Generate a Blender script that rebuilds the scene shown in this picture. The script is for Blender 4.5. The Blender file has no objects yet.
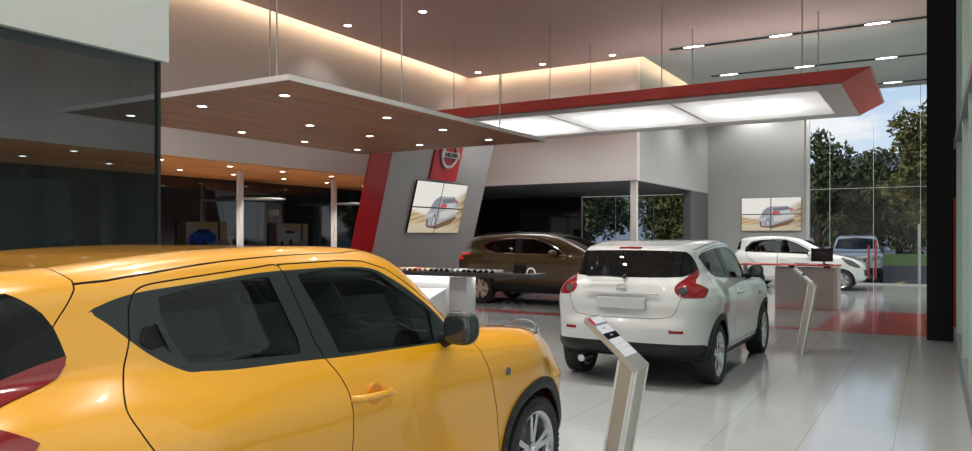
import bpy, bmesh, math, random
import numpy as np
from mathutils import Vector, Matrix
rnd = random.Random(7)
PI = math.pi
SC = bpy.context.scene
COL = SC.collection

# ------------------------------------------------------------------ camera
YAW = math.atan2(447.0, 756.0)
cd = bpy.data.cameras.new('camera'); cam = bpy.data.objects.new('camera', cd); COL.objects.link(cam)
cam.location = (0, 0, 1.62); cam.rotation_euler = (PI/2, 0, YAW)
cd.sensor_width = 36; cd.lens = 36*756/972; cd.shift_y = 10.5/972; cd.clip_start = 0.05; cd.clip_end = 3000
SC.camera = cam
SC.view_settings.view_transform = 'Standard'; SC.view_settings.look = 'None'
SC.view_settings.exposure = 0.0; SC.view_settings.gamma = 1.0; SC.view_settings.use_curve_mapping = False
SC.cycles.max_bounces = 8; SC.cycles.diffuse_bounces = 4; SC.cycles.glossy_bounces = 4
SC.cycles.transparent_max_bounces = 16; SC.cycles.transmission_bounces = 6
SC.cycles.sample_clamp_indirect = 4.0; SC.cycles.caustics_reflective = False; SC.cycles.caustics_refractive = False

# ------------------------------------------------------------------ world: partly cloudy evening sky
W = bpy.data.worlds.new('sky'); SC.world = W; W.use_nodes = True
nt = W.node_tree; nt.nodes.clear(); N = nt.nodes.new; L = nt.links.new
out = N('ShaderNodeOutputWorld'); bg = N('ShaderNodeBackground'); L(bg.outputs[0], out.inputs[0])
tc = N('ShaderNodeTexCoord'); sep = N('ShaderNodeSeparateXYZ'); L(tc.outputs['Generated'], sep.inputs[0])
r1 = N('ShaderNodeValToRGB'); L(sep.outputs['Z'], r1.inputs[0])
e = r1.color_ramp.elements
e[0].position = 0.0; e[0].color = (.60, .64, .70, 1); e[1].position = .55; e[1].color = (.10, .19, .36, 1)
m_ = e.new(.16); m_.color = (.38, .48, .62, 1)
mp = N('ShaderNodeMapping'); mp.inputs['Scale'].default_value = (1, 1, 2.6); L(tc.outputs['Generated'], mp.inputs[0])
nz = N('ShaderNodeTexNoise'); nz.inputs['Scale'].default_value = 5.5; nz.inputs['Detail'].default_value = 8
nz.inputs['Roughness'].default_value = .58; L(mp.outputs[0], nz.inputs[0])
r2 = N('ShaderNodeValToRGB'); L(nz.outputs[0], r2.inputs[0]); r2.color_ramp.elements[0].position = .47; r2.color_ramp.elements[1].position = .60
mx = N('ShaderNodeMixRGB'); L(r2.outputs[0], mx.inputs[0]); L(r1.outputs[0], mx.inputs[1]); mx.inputs[2].default_value = (.66, .66, .68, 1)
L(mx.outputs[0], bg.inputs[0]); bg.inputs[1].default_value = 1.45

def area(name, loc, rot, sx, sy, power, color, spread=PI):
    d = bpy.data.lights.new(name, 'AREA'); d.shape = 'RECTANGLE'; d.size = sx; d.size_y = sy; d.energy = power; d.color = color; d.spread = spread
    o = bpy.data.objects.new(name, d); COL.objects.link(o); o.location = loc; o.rotation_euler = rot
    return o
# low evening sun on the trees (shut out of the hall by its own walls)
sd = bpy.data.lights.new('sun', 'SUN'); sd.energy = 3.2; sd.angle = .02; sd.color = (1, .9, .72)
so = bpy.data.objects.new('sun', sd); COL.objects.link(so); so.rotation_euler = (math.radians(62), 0, math.radians(-48))
# daylight through the glazed front beside the camera, plus an added fill lamp behind
area('daylight_side', (0.24, .3, 2.9), (0, PI/2, 0), 5.2, 8.0, 75, (.90, 1.0, .97))
area('fill_rear', (-6.0, -3.8, 3.0), (PI/2, 0, PI), 11.0, 5.0, 330, (1.0, .98, .95))

# ------------------------------------------------------------------ materials
def srgb(r, g, b):
    f = lambda c: (c/255/12.92) if c/255 <= .04045 else ((c/255+.055)/1.055)**2.4
    return (f(r), f(g), f(b), 1)
def mat(name, col, rough=.5, metal=0.0, coat=0.0, emis=None, es=0, noise=None, bump=None, spec=.5, trans=0, alpha=None):
    m = bpy.data.materials.new(name); m.use_nodes = True
    t = m.node_tree; b = t.nodes['Principled BSDF']
    if len(col) == 3: col = (*col, 1)
    b.inputs['Base Color'].default_value = col; b.inputs['Roughness'].default_value = rough
    b.inputs['Metallic'].default_value = metal; b.inputs['Coat Weight'].default_value = coat; b.inputs['Coat Roughness'].default_value = .03
    b.inputs['Specular IOR Level'].default_value = spec
    if emis: b.inputs['Emission Color'].default_value = (*emis[:3], 1); b.inputs['Emission Strength'].default_value = es
    if noise:
        sc, amt = noise
        tcn = t.nodes.new('ShaderNodeTexCoord'); n = t.nodes.new('ShaderNodeTexNoise'); n.inputs['Scale'].default_value = sc; n.inputs['Detail'].default_value = 5
        t.links.new(tcn.outputs['Object'], n.inputs[0])
        hs = t.nodes.new('ShaderNodeMixRGB'); hs.inputs[1].default_value = tuple(c*(1-amt) for c in col[:3])+(1,); hs.inputs[2].default_value = tuple(min(1, c*(1+amt)) for c in col[:3])+(1,)
        t.links.new(n.outputs[0], hs.inputs[0]); t.links.new(hs.outputs[0], b.inputs['Base Color'])
    if bump:
        sc, amt = bump
        tcn = t.nodes.new('ShaderNodeTexCoord'); n = t.nodes.new('ShaderNodeTexNoise'); n.inputs['Scale'].default_value = sc
        t.links.new(tcn.outputs['Object'], n.inputs[0]); bp = t.nodes.new('ShaderNodeBump'); bp.inputs['Strength'].default_value = amt
        t.links.new(n.outputs[0], bp.inputs['Height']); t.links.new(bp.outputs[0], b.inputs['Normal'])
    return m
def glassmat(name, tint, rough=.0, refl=1.0, ior=1.45, body=0.0, bodycol=(.02, .02, .02)):
    """thin tinted glass: coloured transparency, a little body colour and a fresnel reflection"""
    m = bpy.data.materials.new(name); m.use_nodes = True; t = m.node_tree; t.nodes.clear()
    o = t.nodes.new('ShaderNodeOutputMaterial'); tr = t.nodes.new('ShaderNodeBsdfTransparent'); tr.inputs[0].default_value = (*tint, 1)
    gl = t.nodes.new('ShaderNodeBsdfGlossy'); gl.inputs['Roughness'].default_value = rough
    fr = t.nodes.new('ShaderNodeFresnel'); fr.inputs[0].default_value = ior
    df = t.nodes.new('ShaderNodeBsdfDiffuse'); df.inputs[0].default_value = (*bodycol, 1)
    mb = t.nodes.new('ShaderNodeMixShader'); mb.inputs[0].default_value = body
    t.links.new(tr.outputs[0], mb.inputs[1]); t.links.new(df.outputs[0], mb.inputs[2])
    mm = t.nodes.new('ShaderNodeMath'); mm.operation = 'MULTIPLY'; mm.inputs[1].default_value = refl; t.links.new(fr.outputs[0], mm.inputs[0])
    mx = t.nodes.new('ShaderNodeMixShader'); t.links.new(mm.outputs[0], mx.inputs[0]); t.links.new(mb.outputs[0], mx.inputs[1]); t.links.new(gl.outputs[0], mx.inputs[2])
    t.links.new(mx.outputs[0], o.inputs[0]); return m
def emit(name, col, s):
    m = bpy.data.materials.new(name); m.use_nodes = True; t = m.node_tree; t.nodes.clear()
    o = t.nodes.new('ShaderNodeOutputMaterial'); em = t.nodes.new('ShaderNodeEmission'); em.inputs[0].default_value = (*col[:3], 1); em.inputs[1].default_value = s
    t.links.new(em.outputs[0], o.inputs[0]); return m
def vcol_emit(name, s):
    m = emit(name, (1, 1, 1), s); t = m.node_tree; a = t.nodes.new('ShaderNodeVertexColor'); a.layer_name = 'picture'
    t.links.new(a.outputs[0], [n for n in t.nodes if n.type == 'EMISSION'][0].inputs[0]); return m
def vcol_diff(name):
    m = mat(name, (.5, .5, .5), .35); t = m.node_tree; a = t.nodes.new('ShaderNodeVertexColor'); a.layer_name = 'picture'
    t.links.new(a.outputs[0], t.nodes['Principled BSDF'].inputs['Base Color']); return m

def wood(name, c1, c2, axis):
    m = mat(name, c1, .5, spec=.12); t = m.node_tree; b = t.nodes['Principled BSDF']
    tcn = t.nodes.new('ShaderNodeTexCoord'); mpn = t.nodes.new('ShaderNodeMapping')
    mpn.inputs['Scale'].default_value = (.35, 14, 1) if axis == 'x' else (14, .35, 1)
    t.links.new(tcn.outputs['Object'], mpn.inputs[0])
    n = t.nodes.new('ShaderNodeTexNoise'); n.inputs['Scale'].default_value = 1.6; n.inputs['Detail'].default_value = 6; t.links.new(mpn.outputs[0], n.inputs[0])
    rp = t.nodes.new('ShaderNodeValToRGB'); rp.color_ramp.elements[0].position = .32; rp.color_ramp.elements[1].position = .68
    rp.color_ramp.elements[0].color = (*c1, 1); rp.color_ramp.elements[1].color = (*c2, 1)
    t.links.new(n.outputs[0], rp.inputs[0]); t.links.new(rp.outputs[0], b.inputs['Base Color']); return m

M = {}
M['paint_yellow'] = mat('yellow_paint', (.67, .30, .007), .30, coat=1.0, spec=.5)
M['paint_white'] = mat('white_paint', (.48, .495, .495), .28, coat=1.0)
M['paint_white2'] = mat('white_paint_far', (.72, .72, .71), .3, coat=1.0)
M['paint_brown'] = mat('bronze_paint', (.105, .067, .026), .30, metal=.35, coat=1.0)
M['paint_silver'] = mat('silver_paint', (.36, .39, .43), .3, metal=.3, coat=1.0)
M['plastic'] = mat('black_plastic', (.011, .012, .013), .5, spec=.3, bump=(300, .1))
M['gloss_black'] = mat('gloss_black', (.016, .020, .022), .28, coat=0, spec=.35)
M['gap'] = mat('gap_black', (.004, .004, .004), .9)
M['liner'] = mat('cabin_dark', (.010, .011, .012), .9)
M['seat'] = mat('seat_fabric', (.016, .017, .018), .8, noise=(40, .3))
M['glass'] = glassmat('car_glass', (.13, .145, .15), ior=1.5, body=.10, bodycol=(.02, .024, .026))
M['glass_clear'] = glassmat('car_glass_light', (.55, .6, .6), ior=1.5)
M['glass_dark'] = glassmat('privacy_glass', (.10, .10, .10), ior=1.5, refl=.6, body=.3, bodycol=(.02, .02, .02))
M['rubber'] = mat('tyre_rubber', (.016, .016, .017), .65, bump=(60, .25))
M['alloy'] = mat('alloy', (.55, .56, .57), .22, metal=.9)
M['alloy_dark'] = mat('alloy_dark', (.02, .02, .02), .3, metal=.4)
M['alloy_bronze'] = mat('alloy_machined', (.78, .62, .52), .35, metal=.2)
M['badge'] = mat('badge_silver', (.62, .63, .64), .3, metal=.4)
M['chrome'] = mat('chrome', (.75, .76, .77), .08, metal=1)
M['red_lamp'] = mat('red_lamp', (.16, .002, .005), .15, coat=.5, emis=(.6, .01, .01), es=.03)
M['clear_lamp'] = mat('clear_lamp', (.10, .11, .12), .1, metal=.3, coat=1)
M['mirror_glass'] = mat('mirror_face', (.02, .025, .027), .08, coat=.5)
M['plate'] = mat('plate_white', (.46, .47, .47), .4)
M['white_trim'] = mat('white_satin', (.66, .66, .65), .4)
M['steel'] = mat('brushed_steel', (.50, .50, .49), .33, metal=.8, bump=(200, .05))
M['taupe_metal'] = mat('champagne_metal', (.40, .365, .31), .35, metal=.45)
M['white_edge'] = mat('pale_metal', (.66, .70, .72), .3, metal=.3)
M['grey_panel'] = mat('grey_panel', (.37, .365, .365), .42, spec=.4)
M['counter_grey'] = mat('counter_grey', (.50, .495, .49), .5)
M['red_panel'] = mat('red_panel', (.30, .004, .010), .30, coat=.25)
M['red_canopy'] = mat('red_canopy', (.52, .065, .055), .6)
M['frame_white'] = mat('frame_white', (.55, .53, .52), .5)
M['wood_panel'] = wood('wood_panel', (.165, .072, .038), (.30, .15, .085), 'y')
M['wood_soffit'] = wood('wood_soffit', (.50, .18, .05), (.74, .31, .10), 'y')
M['lamp'] = emit('lamp_glow', (1, .96, .88), 14)
M['lamp_warm'] = emit('cove_glow', (1, .76, .48), 20)
M['trim_ring'] = mat('trim_ring', (.7, .7, .7), .3, metal=.5)
M['dark_slot'] = mat('slot_black', (.008, .008, .008), .7)
M['wall'] = mat('wall_paint', (.68, .62, .60), .8, noise=(.6, .03))
M['wall_grey'] = mat('wall_grey', (.40, .405, .40), .75, noise=(.5, .03))
M['wall_dark'] = mat('dark_glazing', (.006, .006, .007), .04, coat=0.4)
M['wall_side_dark'] = mat('wall_charcoal', (.10, .105, .11), .6)
M['ceiling'] = mat('ceiling_pink_bounce', (.62, .465, .44), .75, noise=(.4, .04))  # pink of reflected red light is put into this base colour
M['ceiling_grey'] = mat('ceiling_paint_grey', (.54, .54, .53), .75, noise=(.4, .04))
M['beam'] = mat('pale_green_grey', (.42, .46, .455), .7)
M['col_black'] = mat('column_black', (.008, .009, .010), .6, spec=.15)
M['post'] = mat('post_white', (.62, .58, .55), .5)
M['tint_glass'] = glassmat('smoked_glass', (.43, .47, .49), ior=1.42, refl=.6, body=.03, bodycol=(.12, .14, .15))
M['win_glass'] = glassmat('window_glass', (.97, .985, .98), ior=1.25, refl=.6)
M['mullion'] = mat('mullion', (.50, .50, .48), .5)
M['frost'] = mat('frosted_green_glow', (.40, .50, .46), .45, emis=(.50, .68, .61), es=.25)  # emission stands in for daylight coming through the frosted glass
M['fin'] = mat('green_glass_fin', (.36, .46, .42), .35)
M['skirt'] = mat('skirting_grey', (.17, .19, .19), .6)
M['asphalt'] = mat('asphalt', (.06, .062, .07), .85, noise=(3, .2))
M['hedge_green'] = mat('green_wall', (.27, .38, .14), .8, noise=(2, .2))
M['concrete'] = mat('concrete', (.17, .17, .17), .8, noise=(1, .1))
M['yellow_line'] = mat('yellow_line', (.62, .40, .01), .7)
M['bark'] = mat('bark', (.045, .032, .022), .9)
M['leaf'] = mat('leaf', (.032, .050, .014), .7, noise=(.9, .55))
M['leaf2'] = mat('leaf_warm', (.075, .080, .018), .7, noise=(.9, .5))
M['hill'] = mat('hill', (.14, .175, .24), 1.0)
M['white_solid'] = mat('white_laminate', (.82, .83, .86), .35)
M['shelf_dark'] = mat('shelf_charcoal', (.022, .022, .024), .35)
M['screen_black'] = mat('screen_black', (.008, .008, .009), .12)
M['paper'] = mat('paper', (.70, .70, .74), .7)
M['screen_img'] = vcol_emit('screen_image', .82)
M['poster_img'] = vcol_emit('self_glowing_print', .075)  # prints glow on their own in place of light falling on them
M['kiosk_img'] = vcol_emit('kiosk_graphic', .75)
M['sample_a'] = mat('swatch_orange', (.7, .2, .03), .4); M['sample_b'] = mat('swatch_red', (.45, .02, .02), .4)
M['sample_c'] = mat('swatch_cream', (.7, .62, .42), .4); M['sample_d'] = mat('swatch_dark', (.03, .03, .034), .25)
M['sample_e'] = mat('swatch_white', (.8, .8, .8), .3)

# translucent diffuser lit from inside
def diffuser_mat():
    m = bpy.data.materials.new('opal_diffuser'); m.use_nodes = True; t = m.node_tree; t.nodes.clear()
    o = t.nodes.new('ShaderNodeOutputMaterial'); a = t.nodes.new('ShaderNodeBsdfTranslucent'); a.inputs[0].default_value = (.9, .9, .9, 1)
    b = t.nodes.new('ShaderNodeBsdfDiffuse'); b.inputs[0].default_value = (.8, .8, .8, 1); x = t.nodes.new('ShaderNodeMixShader'); x.inputs[0].default_value = .35
    t.links.new(a.outputs[0], x.inputs[1]); t.links.new(b.outputs[0], x.inputs[2]); t.links.new(x.outputs[0], o.inputs[0]); return m
M['diffuser'] = diffuser_mat()

# floor: pale grey polished tiles with joints, red bands and a red field
def floor_mat():
    m = mat('polished_tiles', (.40, .41, .40), .13, spec=.42); t = m.node_tree; b = t.nodes['Principled BSDF']
    def nd(op, a, bb=None, c=None):
        n = t.nodes.new('ShaderNodeMath'); n.operation = op
        for i, q in enumerate((a, bb, c)):
            if q is None: continue
            if isinstance(q, (int, float)): n.inputs[i].default_value = q
            else: t.links.new(q, n.inputs[i])
        return n.outputs[0]
    tcn = t.nodes.new('ShaderNodeTexCoord'); s = t.nodes.new('ShaderNodeSeparateXYZ'); t.links.new(tcn.outputs['Object'], s.inputs[0]); X, Y = s.outputs[0], s.outputs[1]
    def joint(c, off, per):
        fr = nd('PINGPONG', nd('ADD', c, off), per/2); return nd('LESS_THAN', fr, .0035)
    j = nd('MAXIMUM', joint(X, .264+20*.625, .625), joint(Y, .35, 1.25))
    n = t.nodes.new('ShaderNodeTexNoise'); n.inputs['Scale'].default_value = 1.1; n.inputs['Detail'].default_value = 7; t.links.new(tcn.outputs['Object'], n.inputs[0])
    # per-tile tone
    fx = nd('FLOOR', nd('DIVIDE', nd('ADD', X, .264), .625)); fy = nd('FLOOR', nd('DIVIDE', nd('ADD', Y, .35), 1.25))
    cb = t.nodes.new('ShaderNodeCombineXYZ'); t.links.new(fx, cb.inputs[0]); t.links.new(fy, cb.inputs[1])
    wn = t.nodes.new('ShaderNodeTexWhiteNoise'); t.links.new(cb.outputs[0], wn.inputs[0])
    tone = nd('ADD', nd('MULTIPLY', n.outputs[0], .5), nd('MULTIPLY', wn.outputs[0], .16))
    c0 = t.nodes.new('ShaderNodeMixRGB'); t.links.new(tone, c0.inputs[0]); c0.inputs[1].default_value = (.33, .345, .35, 1); c0.inputs[2].default_value = (.40, .415, .415, 1)
    c1 = t.nodes.new('ShaderNodeMixRGB'); t.links.new(j, c1.inputs[0]); t.links.new(c0.outputs[0], c1.inputs[1]); c1.inputs[2].default_value = (.24, .24, .24, 1)
    # bands
    def rng(c, a, bb): return nd('MULTIPLY', nd('GREATER_THAN', c, a), nd('LESS_THAN', c, bb))
    band = nd('MAXIMUM', rng(Y, 14.02, 14.34), rng(Y, 17.88, 18.22))
    field = nd('MULTIPLY', nd('GREATER_THAN', X, -1.76), rng(Y, 14.02, 18.22))
    red = nd('MAXIMUM', band, field)
    rc_ = t.nodes.new('ShaderNodeMixRGB'); t.links.new(field, rc_.inputs[0]); rc_.inputs[1].default_value = (.50, .008, .015, 1); rc_.inputs[2].default_value = (.40, .06, .065, 1)  # field red is paler to carry a painted reflection of the window sky
    c2 = t.nodes.new('ShaderNodeMixRGB'); t.links.new(red, c2.inputs[0]); t.links.new(c1.outputs[0], c2.inputs[1]); t.links.new(rc_.outputs[0], c2.inputs[2])
    t.links.new(c2.outputs[0], b.inputs['Base Color'])
    rr = nd('ADD', nd('MULTIPLY', n.outputs[0], .09), .05); t.links.new(rr, b.inputs['Roughness'])
    return m
M['floor'] = floor_mat()

# ------------------------------------------------------------------ object helpers
def tag(o, label=None, cat=None, group=None, kind=None):
    if label: o['label'] = label
    if cat: o['category'] = cat
    if group: o['group'] = group
    if kind: o['kind'] = kind
    return o
def thing(name, label, cat, loc=(0, 0, 0), rz=0, group=None):
    o = bpy.data.objects.new(name, None); COL.objects.link(o); o.location = loc; o.rotation_euler = (0, 0, rz); o.empty_display_size = .2
    return tag(o, label, cat, group)
def link(name, me, m, parent=None):
    o = bpy.data.objects.new(name, me); COL.objects.link(o)
    if m is not None: me.materials.append(m)
    if parent: o.parent = parent
    return o
def bm_obj(name, bm, m, parent=None, smooth=False):
    bmesh.ops.recalc_face_normals(bm, faces=bm.faces[:])
    me = bpy.data.meshes.new(name); bm.to_mesh(me); bm.free()
    if smooth:
        me.polygons.foreach_set('use_smooth', [True]*len(me.polygons))
        me.set_sharp_from_angle(angle=math.radians(38))
    return link(name, me, m, parent)
def abox(bm, lo, hi, mtx=None, bev=0, seg=2):
    r = bmesh.ops.create_cube(bm, size=1.0); vs = r['verts']
    for v in vs: v.co = Vector([(lo[i]+hi[i])/2+v.co[i]*(hi[i]-lo[i]) for i in range(3)])
    if bev > 0:
        es = list({e for v in vs for e in v.link_edges})
        rr = bmesh.ops.bevel(bm, geom=es, offset=bev, segments=seg, profile=.5, affect='EDGES')
        vs = list({v for f in rr['faces'] for v in f.verts} | {v for v in vs if v.is_valid})
    if mtx is not None:
        for v in vs: v.co = mtx @ v.co
def box(name, lo, hi, m, parent=None, bev=0, mtx=None):
    bm = bmesh.new(); abox(bm, lo, hi, mtx, bev); return bm_obj(name, bm, m, parent)
def tube(bm, p0, p1, r, r2=None, n=12, cap=True):
    p0, p1 = Vector(p0), Vector(p1); d = p1-p0; r2 = r if r2 is None else r2
    q = d.to_track_quat('Z', 'Y').to_matrix().to_4x4(); mt = Matrix.Translation((p0+p1)/2) @ q
    bmesh.ops.create_cone(bm, cap_ends=cap, segments=n, radius1=r, radius2=r2, depth=d.length, matrix=mt)
def pathtube(bm, pts, r, n=8, closed=False):
    pts = [Vector(p) for p in pts]; K = len(pts); rings = []
    for i, p in enumerate(pts):
        a = pts[(i-1) % K] if closed or i > 0 else p; b = pts[(i+1) % K] if closed or i < K-1 else p
        q = (b-a).to_track_quat('Z', 'Y'); rings.append([bm.verts.new(p+q @ Vector((r*math.cos(2*PI*k/n), r*math.sin(2*PI*k/n), 0))) for k in range(n)])
    for i in range(K if closed else K-1):
        A, B = rings[i], rings[(i+1) % K]
        for k in range(n): bm.faces.new((A[k], A[(k+1) % n], B[(k+1) % n], B[k]))
    if not closed: bm.faces.new(rings[0][::-1]); bm.faces.new(rings[-1])
def lathe(bm, prof, n=48, axis='y', cen=(0, 0, 0), closed=False):
    """prof: (axial, radius); axis y"""
    rings = []
    for a, r in prof:
        rings.append([bm.verts.new((cen[0]+r*math.cos(2*PI*k/n), cen[1]+a, cen[2]+r*math.sin(2*PI*k/n)) if axis == 'y' else (cen[0]+r*math.cos(2*PI*k/n), cen[1]+r*math.sin(2*PI*k/n), cen[2]+a)) for k in range(n)])
    P = len(prof)
    for i in range(P if closed else P-1):
        A, B = rings[i], rings[(i+1) % P]
        for k in range(n): bm.faces.new((A[k], A[(k+1) % n], B[(k+1) % n], B[k]))
def prism(bm, poly, a, b, axis='y', mtx=None):
    """extrude a 2D polygon (x,z) along y, or (x,y) along z, or (y,z) along x"""
    def P(p, t): return Vector((p[0], t, p[1])) if axis == 'y' else (Vector((p[0], p[1], t)) if axis == 'z' else Vector((t, p[0], p[1])))
    A = [bm.verts.new(P(p, a) if mtx is None else mtx @ P(p, a)) for p in poly]; B = [bm.verts.new(P(p, b) if mtx is None else mtx @ P(p, b)) for p in poly]
    n = len(poly); bm.faces.new(A[::-1]); bm.faces.new(B)
    for i in range(n): bm.faces.new((A[i], A[(i+1) % n], B[(i+1) % n], B[i]))
def struct(name, lo, hi, m, **k): return tag(box(name, lo, hi, m, **k), kind='structure')
# ------------------------------------------------------------------ the hall
struct('floor', (-22, -4.0, -.12), (.80, 28.5, 0), M['floor'])
struct('ceiling', (-12.60, -4.0, 6.60), (.80, 20.28, 6.66), M['ceiling'])
struct('ceiling', (-6.92, 20.28, 6.60), (.45, 28.5, 6.66), M['ceiling_grey'])
struct('ceiling', (-13.1, -4.0, 7.02), (.80, 28.8, 7.14), M['ceiling'])
# left upper wall over the timber soffit, front of the mezzanine, its side
struct('wall_left', (-13.05, -4.0, 3.2), (-12.85, 20.55, 7.02), M['wall'])
struct('wall_back', (-13.05, 20.55, 3.2), (-7.2, 20.8, 7.02), M['wall'])
struct('wall_side', (-7.45, 20.8, 3.2), (-7.2, 28.4, 7.02), M['wall_grey'])
struct('wall_side', (-7.45, 26.05, 0), (-7.2, 28.4, 3.2), M['wall_side_dark'])
struct('wall_back', (-7.45, 28.4, 0), (-3.76, 28.62, 7.02), M['wall_grey'])
struct('wall_rear', (-22, -4.2, 0), (.45, -4.0, 7.1), M['wall'])
struct('wall_outer', (-22.2, -4.2, 0), (-22, 28.6, 3.4), M['wall_side_dark'])
# dark glazed wall of the office zone, its timber soffit
struct('wall_left', (-17.12, -4.0, 0), (-17.0, 28.2, 3.4), M['wall_dark'])
struct('ceiling', (-16.99, -4.0, 3.185), (-12.86, 20.56, 3.198), M['wood_soffit'])
struct('ceiling', (-16.99, 20.57, 3.185), (-7.21, 28.0, 3.198), M['wall_side_dark'])
struct('wall_back', (-17.0, 28.0, 0), (-12.15, 28.15, 3.2), M['wall_dark'])
for i, (y0) in enumerate((12.6, 15.9, 19.2)):
    bm = bmesh.new(); abox(bm, (-14.36, y0-.06, 0), (-14.24, y0+.06, 3.184), bev=.012); abox(bm, (-14.38, y0-.08, 0), (-14.22, y0+.08, .05)); 
    o = bm_obj('column', bm, M['post']); tag(o, kind='structure')
o = box('column', (-7.42, 20.62, 0), (-7.24, 20.78, 3.184), M['post'], bev=.01); tag(o, kind='structure')
# second-plane window under the mezzanine
def window(name, axis, fix, a0, a1, z0, z1, mul, trs, w=.045):
    bm = bmesh.new()
    def B(s0, s1, t0, t1, d=.035):
        lo = (s0, fix-d, t0) if axis == 'x' else (fix-d, s0, t0); hi = (s1, fix+d, t1) if axis == 'x' else (fix+d, s1, t1); abox(bm, lo, hi)
    B(a0, a0+w, z0, z1); B(a1-w, a1, z0, z1); B(a0, a1, z0, z0+w); B(a0, a1, z1-w, z1)
    for q in mul: B(q-.008, q+.008, z0, z1, .02)
    for q in trs: B(a0, a1, q-.009, q+.009, .02)
    fr = tag(bm_obj(name, bm, M['mullion']), kind='structure')
    lo = (a0, fix-.006, z0) if axis == 'x' else (fix-.006, a0, z0); hi = (a1, fix+.006, z1) if axis == 'x' else (fix+.006, a1, z1)
    box('glass', lo, hi, M['win_glass'], fr); return fr
window('window_1', 'x', 28.07, -12.15, -7.45, 0, 3.2, (-10.7, -9.17), ())
window('window_2', 'x', 28.46, -3.76, .25, 0, 6.60, (-3.06, -1.72, -.35), (3.24,))
tag(box('trim_1', (-3.80, 28.32, 0), (-3.70, 28.56, 6.6), M['mullion']), kind='structure')
# street front on the right: black column, frosted glazing with fins, skirting, transom
struct('column', (-.085, 13.62, 0), (.45, 14.0, 6.60), M['col_black'])
struct('wall_right', (.62, -4.0, 0), (.80, 13.62, 6.60), M['frost'])
struct('wall_right', (.27, 14.0, 0), (.45, 28.5, 6.60), M['frost'])
struct('baseboard_right', (.27, -4.0, 0), (.62, 13.62, .235), M['skirt'])
struct('trim_2', (.27, -4.0, 2.95), (.62, 13.62, 3.06), M['skirt'])
for y0 in (-1.9, .1, 2.2, 4.2, 5.6, 6.9, 8.35, 10.15, 12.6):
    for z0, z1 in ((.235, 2.95), (3.06, 6.6)): tag(box('trim_3', (.285, y0-.02, z0), (.62, y0+.02, z1), M['fin']), kind='structure')
struct('trim_4', (.275, 13.50, 0), (.30, 13.62, 2.2), M['red_panel'])
# near bulkhead over the smoked glass screen on the left
struct('trim_5', (-6.40, -4.0, 3.2), (-5.98, 4.45, 7.02), M['beam'])
g = tag(box('window_3', (-6.075, -2.0, 0), (-6.055, 4.40, 3.2), M['tint_glass']), kind='structure')
box('window_frame', (-6.09, 4.38, 0), (-6.04, 4.41, 3.2), M['gloss_black'], g)
# cove light running in the gap between ceiling and walls
def cove(lo, hi, label):
    c = thing('cove_light', label, 'light', ((lo[0]+hi[0])/2, (lo[1]+hi[1])/2, lo[2]), group=None)
    o = box('light_strip', lo, hi, M['lamp_warm'], None); o.parent = c; o.matrix_parent_inverse = Matrix.Translation(-Vector(c.location))
    return c
cove((-12.62, -3.9, 6.67), (-12.58, 20.2, 6.72), 'warm cove light washing the tall left wall under the ceiling')
cove((-12.5, 20.26, 6.67), (-7.0, 20.30, 6.72), 'warm cove light along the white mezzanine front')
cove((-6.94, 20.4, 6.67), (-6.90, 28.3, 6.72), 'warm cove light turning back beside the mezzanine side wall')
# ------------------------------------------------------------------ car bodies: one implicit surface per car, cut into panels
def crom(pts, n=8, closed=True):
    P = np.array(pts, float); K = len(P); o = []
    for i in range(K if closed else K-1):
        g = (lambda j: P[j % K]) if closed else (lambda j: P[min(max(j, 0), K-1)])
        a, b, c, d = g(i-1), g(i), g(i+1), g(i+2)
        for t in np.arange(n)/n: o.append(.5*((2*b)+(-a+c)*t+(2*a-5*b+4*c-d)*t*t+(-a+3*b-3*c+d)*t**3))
    if not closed: o.append(P[-1])
    return np.array(o)
def psdf(poly, x, y):
    P = np.asarray(poly, float); x = np.asarray(x, float); y = np.asarray(y, float); sh = np.broadcast(x, y).shape
    x = np.broadcast_to(x, sh).ravel(); y = np.broadcast_to(y, sh).ravel()
    d = np.full(x.shape, 1e9); ins = np.zeros(x.shape, bool); n = len(P)
    for i in range(n):
        ax, ay = P[i]; bx, by = P[(i+1) % n]; ex, ey = bx-ax, by-ay; L2 = ex*ex+ey*ey
        if L2 < 1e-12: continue
        wx = x-ax; wy = y-ay; t = np.clip((wx*ex+wy*ey)/L2, 0, 1); dx = wx-ex*t; dy = wy-ey*t; d = np.minimum(d, dx*dx+dy*dy)
        if ey != 0:
            c = ((ay > y) != (by > y)); ins ^= c & (x < (bx-ax)*(y-ay)/ey+ax)
    return (np.sqrt(d)*np.where(ins, -1, 1)).reshape(sh)
def smax(a, b, r): h = np.maximum(r-np.abs(a-b), 0)/r; return np.maximum(a, b)+h*h*r*.25
def smin(a, b, r): h = np.maximum(r-np.abs(a-b), 0)/r; return np.minimum(a, b)-h*h*r*.25
def stab(xs, ys, sig=.04):
    X = np.linspace(xs[0]-.4, xs[-1]+.4, 800); Y = np.interp(X, xs, ys); st = X[1]-X[0]; k = int(3*sig/st)+1
    g = np.exp(-.5*(np.arange(-k, k+1)*st/sig)**2); g /= g.sum(); Y = np.convolve(np.pad(Y, k, mode='edge'), g, 'valid')
    return lambda x: np.interp(x, X, Y)
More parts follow.
